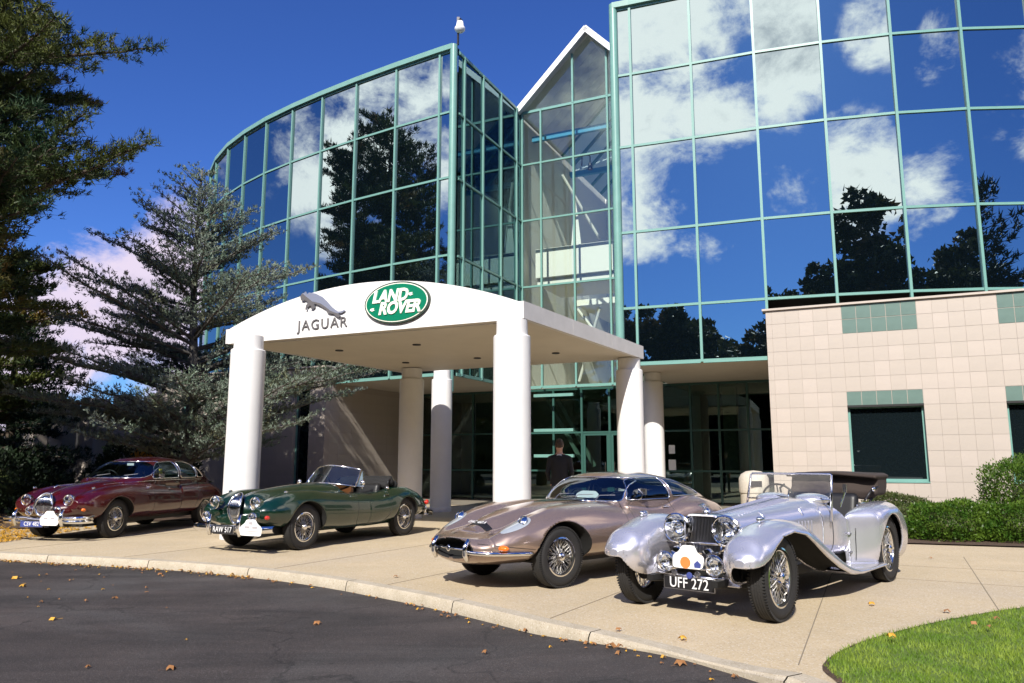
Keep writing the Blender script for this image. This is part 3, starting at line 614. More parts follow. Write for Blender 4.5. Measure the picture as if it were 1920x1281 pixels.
for u0, u1 in ((-.82, .12), (.18, 1.07)):
    d = ib('door', 'store_glass', u0 + .08, u1 - .08, SV - .01, SV + .01, .12, 2.26)
    for (a, b, c_, e_) in ((u0, u0 + .09, 0, 2.32), (u1 - .09, u1, 0, 2.32), (u0 + .09, u1 - .09, 0, .13), (u0 + .09, u1 - .09, 2.24, 2.32)):
        mb = MB(); mb.box(W((a + b) / 2, SV, (c_ + e_) / 2), (b - a, .05, e_ - c_), (U3, V3, Z3)); sub(mb, 'door_frame', 'dark_frame', parent=d)
    hu = u1 - .13 if u0 < 0 else u0 + .13
    mb = MB(); mb.tube([W(hu, SV - .08, .9), W(hu, SV - .08, 1.35)], .015, 8); sub(mb, 'door_handle', 'chrome', parent=d, smooth=40)
# green projecting bars beside the doors
for z in (3.62, 2.42, 1.55): ib('signal_bar', 'mullion_green', -3.0 + .6, -.95, SV - .62, SV - .5, z - .05, z + .05)
# lobby
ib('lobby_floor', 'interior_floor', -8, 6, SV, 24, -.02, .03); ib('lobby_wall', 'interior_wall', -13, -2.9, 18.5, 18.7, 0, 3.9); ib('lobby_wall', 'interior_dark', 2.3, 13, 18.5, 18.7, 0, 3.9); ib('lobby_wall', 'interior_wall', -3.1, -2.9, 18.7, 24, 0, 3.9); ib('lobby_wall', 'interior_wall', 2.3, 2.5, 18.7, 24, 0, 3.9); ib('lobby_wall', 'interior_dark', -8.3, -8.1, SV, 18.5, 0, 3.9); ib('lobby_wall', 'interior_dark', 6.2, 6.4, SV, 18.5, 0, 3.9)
ib('lobby_pillar', 'interior_wall', 3.6, 4.05, 15.8, 16.25, 0, 3.9)
ib('reception_desk', 'interior_white', -.6, 2.2, 19.5, 20.3, 0, 1.1)
for (u, v) in ((.25, 15.5), (1.2, 16.3)):
    mb = MB(); mb.lathe([(.0, .32), (.11, .3), (.12, .0), (.0, 0)], W(u, v, 3.1), n=14); mb.tube([W(u, v, 3.4), W(u, v, 3.9)], .01, 5); sub(mb, 'lobby_lantern', 'interior_white', smooth=40)
# staircase stringers seen through the doors (slanting pale bands)
for u in (-2.6, -2.2, .1, .45):
    mb = MB(); mb.tube([W(u, 15.0, 3.7), W(u + 1.0, 16.2, 1.2)], .09, 4); sub(mb, 'stair_stringer', 'interior_white')
# round columns below the glazed wings
def column(u=None, v=None, xy=None, r=.30, z1=3.65, label='', grp='round white columns of the entrance', neck=True):
    p = np.array(xy) if xy is not None else W(u, v)[:2]
    t = empty('entrance_column', (p[0], p[1], 0)); tag(t, label, 'column', grp)
    MB().lathe([(r, 0), (r, z1 - .28)], n=40).lathe([(r, z1 - .28), (r - .012, z1 - .262), (r - .045, z1 - .26)], n=40).build('shaft', 'white_paint', t, smooth=40)
    MB().lathe([(r - .045, z1 - .26), (r - .05, z1 - .003)], n=40).build('neck', 'white_paint', t, smooth=40)
    MB().lathe([(r + .012, 0), (r + .012, .10), (r, .115)], n=40).build('base_ring', 'fascia_side', t, smooth=40)
    return t
column(xy=(-4.87, 14.05), label='white round column at the left front corner of the portico, behind the green convertible', r=.31)
column(xy=(0.0, 12.45), label='white round column at the front right corner of the portico, standing behind the bronze coupe', r=.305)
column(xy=(2.64, 17.2), label='white round column at the back right corner of the portico, half in shade', r=.30)
column(xy=(-2.50, 19.1), label='shaded round column at the back left corner of the portico, behind the green convertible boot', r=.30)
column(xy=(-1.97, 21.55), label='grey shaded round column under the left glass wing, beside the dark storefront', r=.29, z1=3.9)
column(xy=(4.08, 22.2), label='white sunlit round column under the right glass wing, right of the portico', r=.29, z1=3.9)

# ================================================================== PORTICO
A3 = np.array([.13, 12.30, 0]); B3 = np.array([-5.615, 14.994, 0]); VD = np.array([2.80, 5.02, 0]); PU = (B3 - A3); PL = np.linalg.norm(PU); PU /= PL
PT = empty('portico', tuple((A3 + B3) / 2 + VD / 2)); tag(PT, 'white entrance portico roof with arched front bearing an animal logo and a green oval sign', 'portico')
PLc = np.array(PT.location)
def psub(mb, name, m, smooth=False, parent=PT):
    mb.v = [tuple(np.array(v) - PLc) for v in mb.v]; return mb.build(name, m, parent, smooth)
def arcz(t): return 3.935 + .63 * (1 - ((t - .5) / .5) ** 2)
PN = np.cross(PU, Z3); PN = PN if PN @ V3 < 0 else -PN      # towards the camera
ts = np.linspace(0, 1, 41)
mb = MB(); f0 = [A3 + PU * PL * t for t in ts]
mb.grid([[p + Z3 * 3.65 + PN * 0 for p in f0], [p + Z3 * arcz(t) for p, t in zip(f0, ts)]]); mb.grid([[p + Z3 * arcz(t) for p, t in zip(f0, ts)], [p + Z3 * arcz(t) - PN * .25 for p, t in zip(f0, ts)]])
mb.grid([[p + Z3 * 3.65 - PN * .25 for p in f0], [p + Z3 * arcz(t) - PN * .25 for p, t in zip(f0, ts)]])
psub(mb, 'arched_fascia', 'white_paint', 30)
mb = MB(); mb.grid([[p + Z3 * (arcz(t) + .0) - PN * .25 for p, t in zip(f0, ts)], [p + Z3 * (arcz(t) + .0) + VD * 1.0 for p, t in zip(f0, ts)]])
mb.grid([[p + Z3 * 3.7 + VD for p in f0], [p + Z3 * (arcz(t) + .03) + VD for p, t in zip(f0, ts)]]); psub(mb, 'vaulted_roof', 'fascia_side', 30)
for base, nm in ((A3, 'side_fascia'), (B3, 'side_fascia')):
    sgn = -1 if base is A3 else 1
    for k in range(3):
        a = base + VD * (k / 3) + (VD / 3 * .0015); b = base + VD * ((k + 1) / 3) - VD / 3 * .003; mid = (a + b) / 2; d = (b - a); L = np.linalg.norm(d); d /= L; nn = np.cross(d, Z3)
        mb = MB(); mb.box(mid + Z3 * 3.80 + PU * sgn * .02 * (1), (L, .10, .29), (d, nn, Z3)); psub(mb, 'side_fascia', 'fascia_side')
mb = MB(); q = [A3 + PU * .03 - PN * .02, B3 - PU * .03 - PN * .02, B3 - PU * .03 + VD, A3 + PU * .03 + VD]
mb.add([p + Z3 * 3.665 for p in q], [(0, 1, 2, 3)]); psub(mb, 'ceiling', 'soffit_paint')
for a, b in ((.2, .3), (.5, .3), (.8, .3), (.2, .7), (.5, .7), (.8, .7)):
    p = A3 + PU * PL * a + VD * b + Z3 * 3.655; mb = MB(); mb.lathe([(0, .0), (.07, .0), (.085, -.008), (.085, .01)], p, n=16); psub(mb, 'downlight', 'metal_dark')
# logo: leaping big cat and lettering, green oval board
mat('logo_grey', (.16, .15, .15), .35, .3); mat('logo_silver', (.42, .44, .52), .3, .6); mat('oval_green', (.0, .17, .085), .3, coat=.5); mat('cream_letter', (.85, .85, .74), .4); mat('oval_dark', (.03, .05, .035), .4)
def fp(d, z, off=0.): return A3 + PU * d + Z3 * z + PN * off
exf = -PU
o = text_mesh('JAGUAR', .27, 'logo_grey', 'lettering', fp(4.02, 3.865, .012) - PLc, exf, Z3, extrude=.012, parent=PT, sx=1.02, spacing=1.2)
# leaping cat seen from its side: head at the left, hind legs and tail at the right (metres on the fascia)
def catm(P): return [((x - 415) / 520, (360 - (y + .13 * (x - 415))) / 520) for x, y in P]
catp = catm([(150, 312), (152, 290), (170, 268), (192, 262), (207, 248), (220, 270), (236, 272), (250, 256), (330, 262), (420, 296), (482, 342), (530, 385), (575, 412), (610, 428), (645, 424), (684, 408), (688, 418), (650, 441), (612, 446), (636, 470), (626, 490), (598, 480), (560, 455), (520, 452), (488, 448), (462, 412), (400, 386), (345, 368), (318, 372), (330, 398), (300, 420), (276, 412), (292, 392), (262, 386), (240, 402), (232, 432), (216, 428), (224, 384), (246, 362), (226, 342), (205, 332), (182, 344), (160, 338)])
mb = MB(); cxy = fp(4.02, 4.25, .01); mb.prism(catp, cxy, exf, Z3, PN, .03); cat = psub(mb, 'leaping_cat', 'logo_silver')
shade = catm([(150, 312), (152, 290), (170, 268), (200, 285), (240, 310), (300, 345), (345, 350), (400, 360), (462, 392), (520, 425), (575, 440), (612, 446), (636, 470), (626, 490), (598, 480), (560, 455), (520, 452), (488, 448), (462, 412), (400, 386), (345, 368), (318, 372), (330, 398), (300, 420), (276, 412), (292, 392), (262, 386), (240, 402), (232, 432), (216, 428), (224, 384), (246, 362), (226, 342), (205, 332), (182, 344), (160, 338)])
mb = MB(); mb.prism(shade, fp(4.02, 4.25, .042), exf, Z3, PN, .006); psub(mb, 'leaping_cat_shading', 'logo_grey', parent=PT)
# oval
OC = (2.37, 4.125); ra, rb = .68, .375
def ell(a, b, off, th, name, m):
    mb = MB(); mb.prism([(a * math.cos(2 * math.pi * k / 56), b * math.sin(2 * math.pi * k / 56)) for k in range(56)], fp(*OC, off), exf, Z3, PN, th); return psub(mb, name, m)
ov = ell(ra, rb, .0, .05, 'oval_board', 'oval_dark'); ell(ra * .955, rb * .93, .05, .008, 'oval_rim', 'cream_letter'); ell(ra * .925, rb * .885, .058, .006, 'oval_field', 'oval_green')
for tx, dx, dz in (('LAND', .13, .115), ('ROVER', -.07, -.105)):
    text_mesh(tx, .30 if tx == 'LAND' else .30, 'cream_letter', 'lettering', fp(OC[0] + dx, OC[1] + dz, .072) - PLc, exf, Z3, extrude=.01, shear=.25, parent=PT, sx=.92, spacing=1.0, bold=.012)
for (dx, dz, s_) in ((-.30, .12, 1), (.50, -.10, -1)):
    mb = MB(); mb.prism([(-.05, 0), (-.02, .025), (.05, .03), (.03, .005), (.06, -.01), (.0, -.03)], fp(OC[0] + dx, OC[1] + dz, .066), exf, Z3, PN, .008); psub(mb, 'hyphen_mark', 'cream_letter')

# security camera on the corner of the left wing
cm = empty('security_camera', tuple(W(-2.92, 8.62, 14.46))); tag(cm, 'white dome security camera on a mast at the roof corner of the left wing', 'camera')
MB().tube([(0, 0, 0), (0, 0, .62)], .035, 8).build('mast', 'metal_dark', cm); MB().tube([(0, 0, .62), (0, -.02, .80), (.07, -.05, .88), (.12, -.08, .8)], .025, 6).build('bracket', 'metal_dark', cm)
MB().lathe([(0, .30), (.10, .28), (.13, .12), (.17, .06), (.17, 0), (.09, -.08), (0, -.1)], (.06, -.06, .48), n=16).build('dome_housing', 'white_plastic', cm, smooth=True)
MB().box((0, 0, .88), (.09, .07, .14)).build('junction_box', 'metal_dark', cm)
# domed litter bin by the corner of the tiled wall
mat('bin_stone', (.55, .50, .42), .8, noise=.2, nscale=30)
lb = empty('litter_bin', (5.95, 19.2, 0)); tag(lb, 'cream domed litter bin beside the corner of the tiled wall, seen past the silver roadster', 'litter bin')
MB().lathe([(.30, 0), (.33, .04), (.33, .60)], n=24).build('drum', 'bin_stone', lb, smooth=40); MB().lathe([(.35, .60), (.36, .66), (.355, .95), (.30, 1.05), (.18, 1.12), (0, 1.14)], n=24).build('dome_lid', 'bin_stone', lb, smooth=40); MB().box((-.05, -.345, .82), (.26, .04, .14)).build('flap', 'metal_dark', lb)
# ================================================================== SDF MODELLING OF SMOOTH BODIES
def pchip(xk, yk, xs):
    xk = np.asarray(xk, float); yk = np.asarray(yk, float); h = np.diff(xk); d = np.diff(yk) / h; m = np.zeros_like(yk)
    for i in range(1, len(xk) - 1):
        if d[i - 1] * d[i] > 0: w1 = 2 * h[i] + h[i - 1]; w2 = h[i] + 2 * h[i - 1]; m[i] = (w1 + w2) / (w1 / d[i - 1] + w2 / d[i])
    m[0] = d[0]; m[-1] = d[-1]; i = np.clip(np.searchsorted(xk, xs) - 1, 0, len(xk) - 2); t = (xs - xk[i]) / h[i]
    return (2 * t ** 3 - 3 * t ** 2 + 1) * yk[i] + (t ** 3 - 2 * t ** 2 + t) * h[i] * m[i] + (-2 * t ** 3 + 3 * t ** 2) * yk[i + 1] + (t ** 3 - t ** 2) * h[i] * m[i + 1]
class Loft:
    """stations: x, yc, half width, z bottom, z widest, z top, exponent; bow = backward sweep with y^2"""
    def __init__(s, st, bow=0.):
        st = np.array(sorted(st), float); s.x0, s.x1 = st[0, 0], st[-1, 0]; s.xs = np.linspace(s.x0, s.x1, 2800); s.T = [pchip(st[:, 0], st[:, k], s.xs) for k in range(1, 7)]; s.bow = bow
        s.T = [np.convolve(np.pad(t, 20, 'edge'), np.ones(41) / 41, 'valid') for t in s.T]
    def __call__(s, x, y, z):
        if s.bow: x = x + s.bow * y * y
        yc, w, zb, zm, zt, n = (np.interp(x, s.xs, t) for t in s.T)
        a = np.abs(y - yc) / np.maximum(w, 1e-3); dz = z - zm; b = np.where(dz > 0, dz / np.maximum(zt - zm, 1e-3), -dz / np.maximum(zm - zb, 1e-3))
        g = (a ** n + b ** n) ** (1 / n); r = np.sqrt((y - yc) ** 2 + dz ** 2); d = np.where(g > 1e-4, r * (1 - 1 / np.maximum(g, 1e-4)), -np.minimum(w, zt - zm))
        return np.maximum(d, np.maximum(x - s.x1, s.x0 - x))
def smin(a, b, k):
    h = np.clip(.5 + .5 * (b - a) / k, 0, 1); return b * (1 - h) + a * h - k * h * (1 - h)
def smax(a, b, k): return -smin(-a, -b, k)
def ell3(x, y, z, c, r):
    p = np.sqrt(((x - c[0]) / r[0]) ** 2 + ((y - c[1]) / r[1]) ** 2 + ((z - c[2]) / r[2]) ** 2); return (p - 1) * min(r)
def ycyl(x, z, cx, cz, r): return np.sqrt((x - cx) ** 2 + (z - cz) ** 2) - r
def rbox(x, y, z, c, hs, r=.02):
    qx = np.abs(x - c[0]) - hs[0] + r; qy = np.abs(y - c[1]) - hs[1] + r; qz = np.abs(z - c[2]) - hs[2] + r
    return np.sqrt(np.maximum(qx, 0) ** 2 + np.maximum(qy, 0) ** 2 + np.maximum(qz, 0) ** 2) + np.minimum(np.maximum(qx, np.maximum(qy, qz)), 0) - r
def caps(x, y, z, a, b, ra, rb):
    a = np.array(a, float); b = np.array(b, float); ab = b - a; t = np.clip(((x - a[0]) * ab[0] + (y - a[1]) * ab[1] + (z - a[2]) * ab[2]) / (ab @ ab), 0, 1)
    return np.sqrt((x - a[0] - t * ab[0]) ** 2 + (y - a[1] - t * ab[1]) ** 2 + (z - a[2] - t * ab[2]) ** 2) - (ra + (rb - ra) * t)
def polyg(poly):
    """signed distance to a 2-D polygon, positive inside"""
    P = np.array(poly, float); Q = np.roll(P, -1, 0)
    def f(a, b):
        d = np.full(np.shape(a), 1e9); ins = np.zeros(np.shape(a), bool)
        for p, q in zip(P, Q):
            e = q - p; t = np.clip(((a - p[0]) * e[0] + (b - p[1]) * e[1]) / (e @ e), 0, 1); d = np.minimum(d, (a - p[0] - t * e[0]) ** 2 + (b - p[1] - t * e[1]) ** 2)
            ins ^= ((p[1] > b) != (q[1] > b)) & (a < (q[0] - p[0]) * (b - p[1]) / (q[1] - p[1] + 1e-12) + p[0])
        return np.where(ins, 1, -1) * np.sqrt(d)
    return f
def rounded(poly, r=.05, n=4):
    """round the corners of a polygon"""
    P = [np.array(p, float) for p in poly]; out = []
    for i, p in enumerate(P):
        a = P[i - 1] - p; b = P[(i + 1) % len(P)] - p; la, lb = np.linalg.norm(a), np.linalg.norm(b); k = min(r, la * .45, lb * .45); A = p + a / la * k; Bq = p + b / lb * k
        for t in np.linspace(0, 1, n): out.append((1 - t) ** 2 * A + 2 * t * (1 - t) * p + t * t * Bq)
    return out
def sdf_net(F, lo, hi, h, sym=True):
    lo = np.array(lo, float); hi = np.array(hi, float); q = 4
    nx = int(math.ceil((hi[0] - lo[0]) / h / q)) * q; nz = int(math.ceil((hi[2] - lo[2]) / h / q)) * q
    if sym: ny = int(math.ceil(hi[1] / h / q)) * q; ylo = 0.
    else: ny = int(math.ceil((hi[1] - lo[1]) / h / q)) * q; ylo = lo[1]
    X = lo[0] + h * np.arange(nx + 1); Y = ylo + h * np.arange(ny + 1); Zg = lo[2] + h * np.arange(nz + 1)
    cX, cY, cZ = np.meshgrid(X[::q], Y[::q], Zg[::q], indexing='ij'); cv = F(cX.ravel(), cY.ravel(), cZ.ravel()).reshape(cX.shape)
    act = np.zeros((nx // q, ny // q, nz // q), bool); sgn = None
    c8 = [cv[i:nx // q + i, j:ny // q + j, k:nz // q + k] for i in (0, 1) for j in (0, 1) for k in (0, 1)]
    mn = np.minimum.reduce([np.abs(c) for c in c8]); act = mn < q * h * 1.5
    full = np.zeros((nx + 1, ny + 1, nz + 1), bool)
    for i in range(q + 1):
        for j in range(q + 1):
            for k in range(q + 1): full[i:i + nx - q + 1:q, j:j + ny - q + 1:q, k:k + nz - q + 1:q] |= act
    ii = np.clip(np.round(np.arange(nx + 1) / q).astype(int), 0, nx // q); jj = np.clip(np.round(np.arange(ny + 1) / q).astype(int), 0, ny // q); kk = np.clip(np.round(np.arange(nz + 1) / q).astype(int), 0, nz // q)
    v = cv[np.ix_(ii, jj, kk)].copy(); I = np.nonzero(full); v[I] = F(X[I[0]], Y[I[1]], Zg[I[2]])
    if sym: v = np.concatenate([v[:, :0:-1], v], 1); ylo = -ny * h; ny *= 2
    s = v < 0; cs = [s[i:nx + i, j:ny + j, k:nz + k] for i in (0, 1) for j in (0, 1) for k in (0, 1)]; tot = sum(c.astype(np.int8) for c in cs); mix = (tot > 0) & (tot < 8)
    C = np.argwhere(mix); idx = -np.ones(mix.shape, np.int64); idx[mix] = np.arange(len(C)); cor = [(i, j, k) for i in (0, 1) for j in (0, 1) for k in (0, 1)]
    vals = np.stack([v[C[:, 0] + i, C[:, 1] + j, C[:, 2] + k] for i, j, k in cor], 1); acc = np.zeros((len(C), 3)); cnt = np.zeros(len(C))
    for a in range(8):
        for b in range(a + 1, 8):
            if sum(abs(np.array(cor[a]) - cor[b])) != 1: continue
            va, vb = vals[:, a], vals[:, b]; m = (va < 0) != (vb < 0); t = np.where(m, va / np.where(m, va - vb, 1), 0)[:, None]; p = np.array(cor[a]) + t * (np.array(cor[b]) - np.array(cor[a])); acc[m] += p[m]; cnt[m] += 1
    V = np.array([lo[0], ylo, lo[2]]) + h * (C + acc / cnt[:, None]); Fs = []
    for ax in range(3):
        sl0 = [slice(None)] * 3; sl1 = [slice(None)] * 3; sl0[ax] = slice(0, -1); sl1[ax] = slice(1, None); e = s[tuple(sl0)] != s[tuple(sl1)]; o1, o2 = [(1, 2), (2, 0), (0, 1)][ax]
        E = np.argwhere(e); ok = (E[:, o1] > 0) & (E[:, o2] > 0) & (E[:, o1] < mix.shape[o1]) & (E[:, o2] < mix.shape[o2]); E = E[ok]
        def g(d1, d2):
            Q = E.copy(); Q[:, o1] += d1; Q[:, o2] += d2; return idx[Q[:, 0], Q[:, 1], Q[:, 2]]
        quad = np.stack([g(-1, -1), g(0, -1), g(0, 0), g(-1, 0)], 1); st = s[E[:, 0], E[:, 1], E[:, 2]]; quad[~st] = quad[~st][:, ::-1]; Fs.append(quad)
    Fq = np.concatenate(Fs); Fq = Fq[(Fq >= 0).all(1)]; return V, Fq
def grad(F, V, e):
    g = np.zeros_like(V)
    for k in range(3):
        a = V.copy(); b = V.copy(); a[:, k] += e; b[:, k] -= e; g[:, k] = (F(*a.T) - F(*b.T)) / (2 * e)
    return g
def newton(F, V, h, it=3, lim=.7):
    V0 = V.copy()
    for _ in range(it):
        f = F(*V.T); g = grad(F, V, h * .3); st = -(f / ((g ** 2).sum(1) + 1e-6))[:, None] * g; L = np.linalg.norm(st, axis=1)[:, None]; V = V + st * np.minimum(1, .4 * h / (L + 1e-9)); d = V - V0; L = np.linalg.norm(d, axis=1)[:, None]; V = V0 + d * np.minimum(1, lim * h / (L + 1e-9))
    return V
def carve(F0, lo, hi, h, classes, parent, default=('body', 'paint'), sym=True, rename=None):
    """mesh the level set and hand out its faces to named parts; classes: (name, material, g(x,y,z)>0 [, split by side])"""
    F = (lambda x, y, z: F0(x, np.abs(y), z)) if sym else F0
    V, Q = sdf_net(F, lo, hi, h, sym); V = newton(F, V, h, 6, .9)
    cen = lambda: V[Q].mean(1); owner = np.full(len(Q), -1)
    for ci, c in enumerate(classes):
        g = c[2]; m = (owner == -1) & (g(*cen().T) > 0); owner[m] = ci
        bd = np.zeros(len(V), np.int8); inn = np.zeros(len(V), bool); inn[Q[m].ravel()] = True; outv = np.zeros(len(V), bool); outv[Q[~m].ravel()] = True; B_ = np.nonzero(inn & outv)[0]
        if len(B_) and len(c) < 5:
            vb = V[B_]; v0 = vb.copy()
            for _ in range(3):
                gg = grad(g, vb, h * .25); gv = g(*vb.T); n = grad(F, vb, h * .3); n /= np.linalg.norm(n, axis=1)[:, None] + 1e-9; gg -= n * (gg * n).sum(1)[:, None]
                st = -(gv / ((gg ** 2).sum(1) + .05))[:, None] * gg; L = np.linalg.norm(st, axis=1)[:, None]; vb = vb + st * np.minimum(1, .5 * h / (L + 1e-9))
            d = vb - v0; L = np.linalg.norm(d, axis=1)[:, None]; vb = v0 + d * np.minimum(1, .62 * h / (L + 1e-9)); V[B_] = newton(F, vb, h, 2, .4)
    n = grad(F, V, h * .6); n /= np.linalg.norm(n, axis=1)[:, None] + 1e-9
    p = V[Q]; fn = np.cross(p[:, 2] - p[:, 0], p[:, 3] - p[:, 1]); outd = {}
    gn = np.zeros_like(V); [np.add.at(gn, Q[:, k], fn) for k in range(4)]; gn /= np.linalg.norm(gn, axis=1)[:, None] + 1e-12
    dotp = (gn * n).sum(1); n = np.where((dotp > .72)[:, None], n, gn)
    def emit(name, m, sel):
        q = Q[sel]
        if not len(q): return None
        u, inv = np.unique(q, return_inverse=True); o = np_mesh(name, V[u], inv.reshape(q.shape), m, parent); o.data.normals_split_custom_set_from_vertices(n[u].tolist()); return o
    for ci, c in list(enumerate(classes)) + [(-1, (*default, None))]:
        m = owner == ci; name = c[0]
        if ci >= 0 and len(c) > 3 and c[3]:
            cy = cen()[:, 1]; outd[name] = [emit(name, c[1], m & (cy > 0)), emit(name, c[1], m & (cy <= 0))]
        else: outd[name] = emit(name, c[1], m)
    return outd, F
def wrap(F, pts, axis='y', start=1.1, sgn=1, off=.0, lim=9.):
    """drop 2-D points onto the level set: axis 'y' (x,z given), 'x' (y,z given, from the front), 'z' (x,y given, from above)"""
    P = np.array(pts, float); t = np.full(len(P), start * 1.0); done = np.zeros(len(P), bool); stp = .006
    def mk(t):
        if axis == 'y': return P[:, 0], sgn * t, P[:, 1]
        if axis == 'x': return t, P[:, 0], P[:, 1]
        return P[:, 0], P[:, 1], t
    for _ in range(int(3.2 / stp)):
        f = F(*mk(t)); done |= f < 0
        if done.all(): break
        t = np.where(done, t, t - stp)
    a, b = t.copy(), t + stp
    for _ in range(8):
        m = (a + b) / 2; f = F(*mk(m)); a = np.where(f < 0, m, a); b = np.where(f < 0, b, m)
    x, y, z = mk(a); R_ = np.stack([x, y + (sgn * off if axis == 'y' else 0), z + (off if axis == 'z' else 0)], 1)
    return R_[done & (a > start - lim)] if done.any() else R_[:1]
def finep(pts, step=.05, closed=True):
    out = []; P = [np.array(p, float) for p in pts]; m = len(P)
    for i in range(m if closed else m - 1):
        a, b = P[i], P[(i + 1) % m]; k = max(1, int(np.linalg.norm(b - a) / step)); out += [a + (b - a) * j / k for j in range(k)]
    if not closed: out.append(P[-1])
    return out
# ---------------- car materials
def paint(name, c, metal, rough, coat=1., back=(.02, .02, .02), flake=0.):
    mat(name, c, rough, metal, coat=coat, coatr=.02, back=back)
mat('tyre', (.018, .017, .017), .75, bump=.35, bscale=110); mat('rubber', (.01, .01, .01), .5); mat('leather_dark', (.02, .017, .016), .5, bump=.15, bscale=60); mat('leather_black', (.012, .012, .013), .45)
mat('soft_top', (.035, .024, .020), .85, bump=.4, bscale=9); mat('soft_top_black', (.010, .010, .011), .85, bump=.5, bscale=12); mat('well', (.006, .006, .006), .9); mat('steel', (.45, .45, .47), .28, 1.); mat('spoke_steel', (.50, .48, .45), .35, .85); mat('lens', (.85, .87, .88), .05, 1.); mat('lamp_glass', (.9, .92, .92), .03, 0, trans=0.)
mat('amber', (.85, .17, .01), .15, coat=1.); mat('red_lens', (.5, .02, .01), .15, coat=1.); mat('plate_black', (.012, .012, .014), .35); mat('plate_white', (.75, .75, .76), .4); mat('paper_white', (.86, .86, .84), .5); mat('orange_disc', (.80, .22, .06), .4); mat('blue_badge', (.05, .07, .25), .4)
mat('wood_dash', (.10, .04, .015), .3); mat('yellow_card', (.65, .65, .05), .5); mat('grille_dark', (.03, .03, .032), .35, .8)
_wheels = {}
def wheel_meshes(key, R, rim, w, nsp, painted):
    if key in _wheels: return _wheels[key]
    t = MB(); prof = [(rim - .012, -w * .38), (rim + .02, -w * .46), ((R + rim) / 2, -w * .54), (R - .035, -w * .50), (R - .010, -w * .40), (R, -w * .28), (R, 0), (R, w * .28), (R - .010, w * .40), (R - .035, w * .50), ((R + rim) / 2, w * .54), (rim + .02, w * .46), (rim - .012, w * .38), (rim - .02, 0), (rim - .012, -w * .38)]
    t.lathe(prof, axis=(0, 1, 0), n=56)
    for k in range(4):          # tread grooves
        y = w * (-.24 + .16 * k); t.lathe([(R + .0015, y - .006), (R + .005, y - .004), (R + .005, y + .004 + .05 * w), (R + .0015, y + .006 + .05 * w)], axis=(0, 1, 0), n=56)
    for k in range(84):
        a = 2 * math.pi * k / 84
        for sg in (-1, 1):
            c = np.array([R * .992 * math.cos(a), sg * w * .43, R * .992 * math.sin(a)]); er = np.array([math.cos(a), 0, math.sin(a)]); et = np.array([-math.sin(a), 0, math.cos(a)]); t.box(c - er * .006, (.020, w * .13, .012), (er, [0, 1, 0], et))
    tm = t.mesh('tyre', 35); tm.materials.append(M['tyre'])
    r = MB(); r.lathe([(rim - .002, w * .46), (rim + .012, w * .44), (rim + .016, w * .40), (rim - .004, w * .36), (rim - .02, w * .33), (rim - .03, w * .12), (rim - .035, 0), (rim - .03, -w * .2), (rim - .004, -w * .36), (rim + .014, -w * .42)], axis=(0, 1, 0), n=56)
    rm = r.mesh('rim', 40); rm.materials.append(M[painted])
    s = MB(); hub_r = .045
    for k in range(nsp):
        a = 2 * math.pi * k / nsp; lay = k % 2; b = a + (1 if (k // 2) % 2 else -1) * .42; yo = w * (.30 if lay else -.08); yi = w * (.36 if not lay else .02) + .0
        s.tube([(hub_r * math.cos(b), yi, hub_r * math.sin(b)), ((rim - .025) * math.cos(a), yo * .8, (rim - .025) * math.sin(a))], .0036, 4, caps=False)
    sm = s.mesh('spokes'); sm.materials.append(M['spoke_steel'])
    hb = MB(); hb.lathe([(.06, -.05), (.062, w * .1), (.052, w * .3), (.05, w * .40), (.046, w * .52), (.03, w * .60), (0, w * .64)], axis=(0, 1, 0), n=24)
    for sg in (-1, 1): hb.box((sg * .06, w * .54, 0), (.07, .022, .028))
    hm = hb.mesh('hub', 40); hm.materials.append(M['chrome'])
    d = MB(); d.lathe([(0.02, -w * .25), (.14, -w * .25), (.145, -w * .15), (.02, -w * .12)], axis=(0, 1, 0), n=24); dm = d.mesh('brake_drum', 40); dm.materials.append(M['metal_dark'])
    _wheels[key] = (tm, rm, sm, hm, dm); return _wheels[key]
def add_wheels(car, key, R, rim, w, wb, tr, nsp=52, painted='chrome', steer=0., z=None):
    ms = wheel_meshes(key, R, rim, w, nsp, painted)
    for x, tk in ((0, tr), (-wb, tr)):
        for sg in (1, -1):
            e = empty('wheel', (x, sg * tk, R if z is None else z), (0 if sg > 0 else math.pi) + (steer if x == 0 else 0), car)
            for me in ms:
                o = bpy.data.objects.new(me.name.split('.')[0], me); COL.objects.link(o); o.parent = e
                if me.name.startswith('spokes'): o['kind'] = 'stuff'
def lamp(car, c, r, depth, name='headlight', ring='chrome', dirx=1., bowl=True):
    b = MB(); x, y, z = c; prof = [(0, -depth), (r * .35, -depth * .93), (r * .7, -depth * .65), (r * .93, -depth * .25), (r * 1.0, -.01), (r * 1.04, 0.0), (r * 1.05, .012), (r * .96, .02), (r * .93, .014)]
    b.lathe(prof, (x, y, z), (dirx, 0, 0), 28); o = b.build(name, ring, car, smooth=60)
    rf = MB(); rf.lathe([(r * .92, .006), (r * .8, -depth * .28), (r * .5, -depth * .5), (0, -depth * .58)], (x, y, z), (dirx, 0, 0), 24); rf.sphere((x - .02, y, z), r * .13, 8); rf.build('reflector', 'lens', o, smooth=True)
    g = MB(); g.lathe([(r * .95, .014), (r * .7, .028), (r * .4, .036), (0, .04)], (x, y, z), (dirx, 0, 0), 24); g.build('lamp_glass', 'headlamp_glass', o, smooth=True); return o
glassmat('headlamp_glass', (.93, .93, .92), .10); glassmat('cover_glass', (.80, .86, .88), .10)
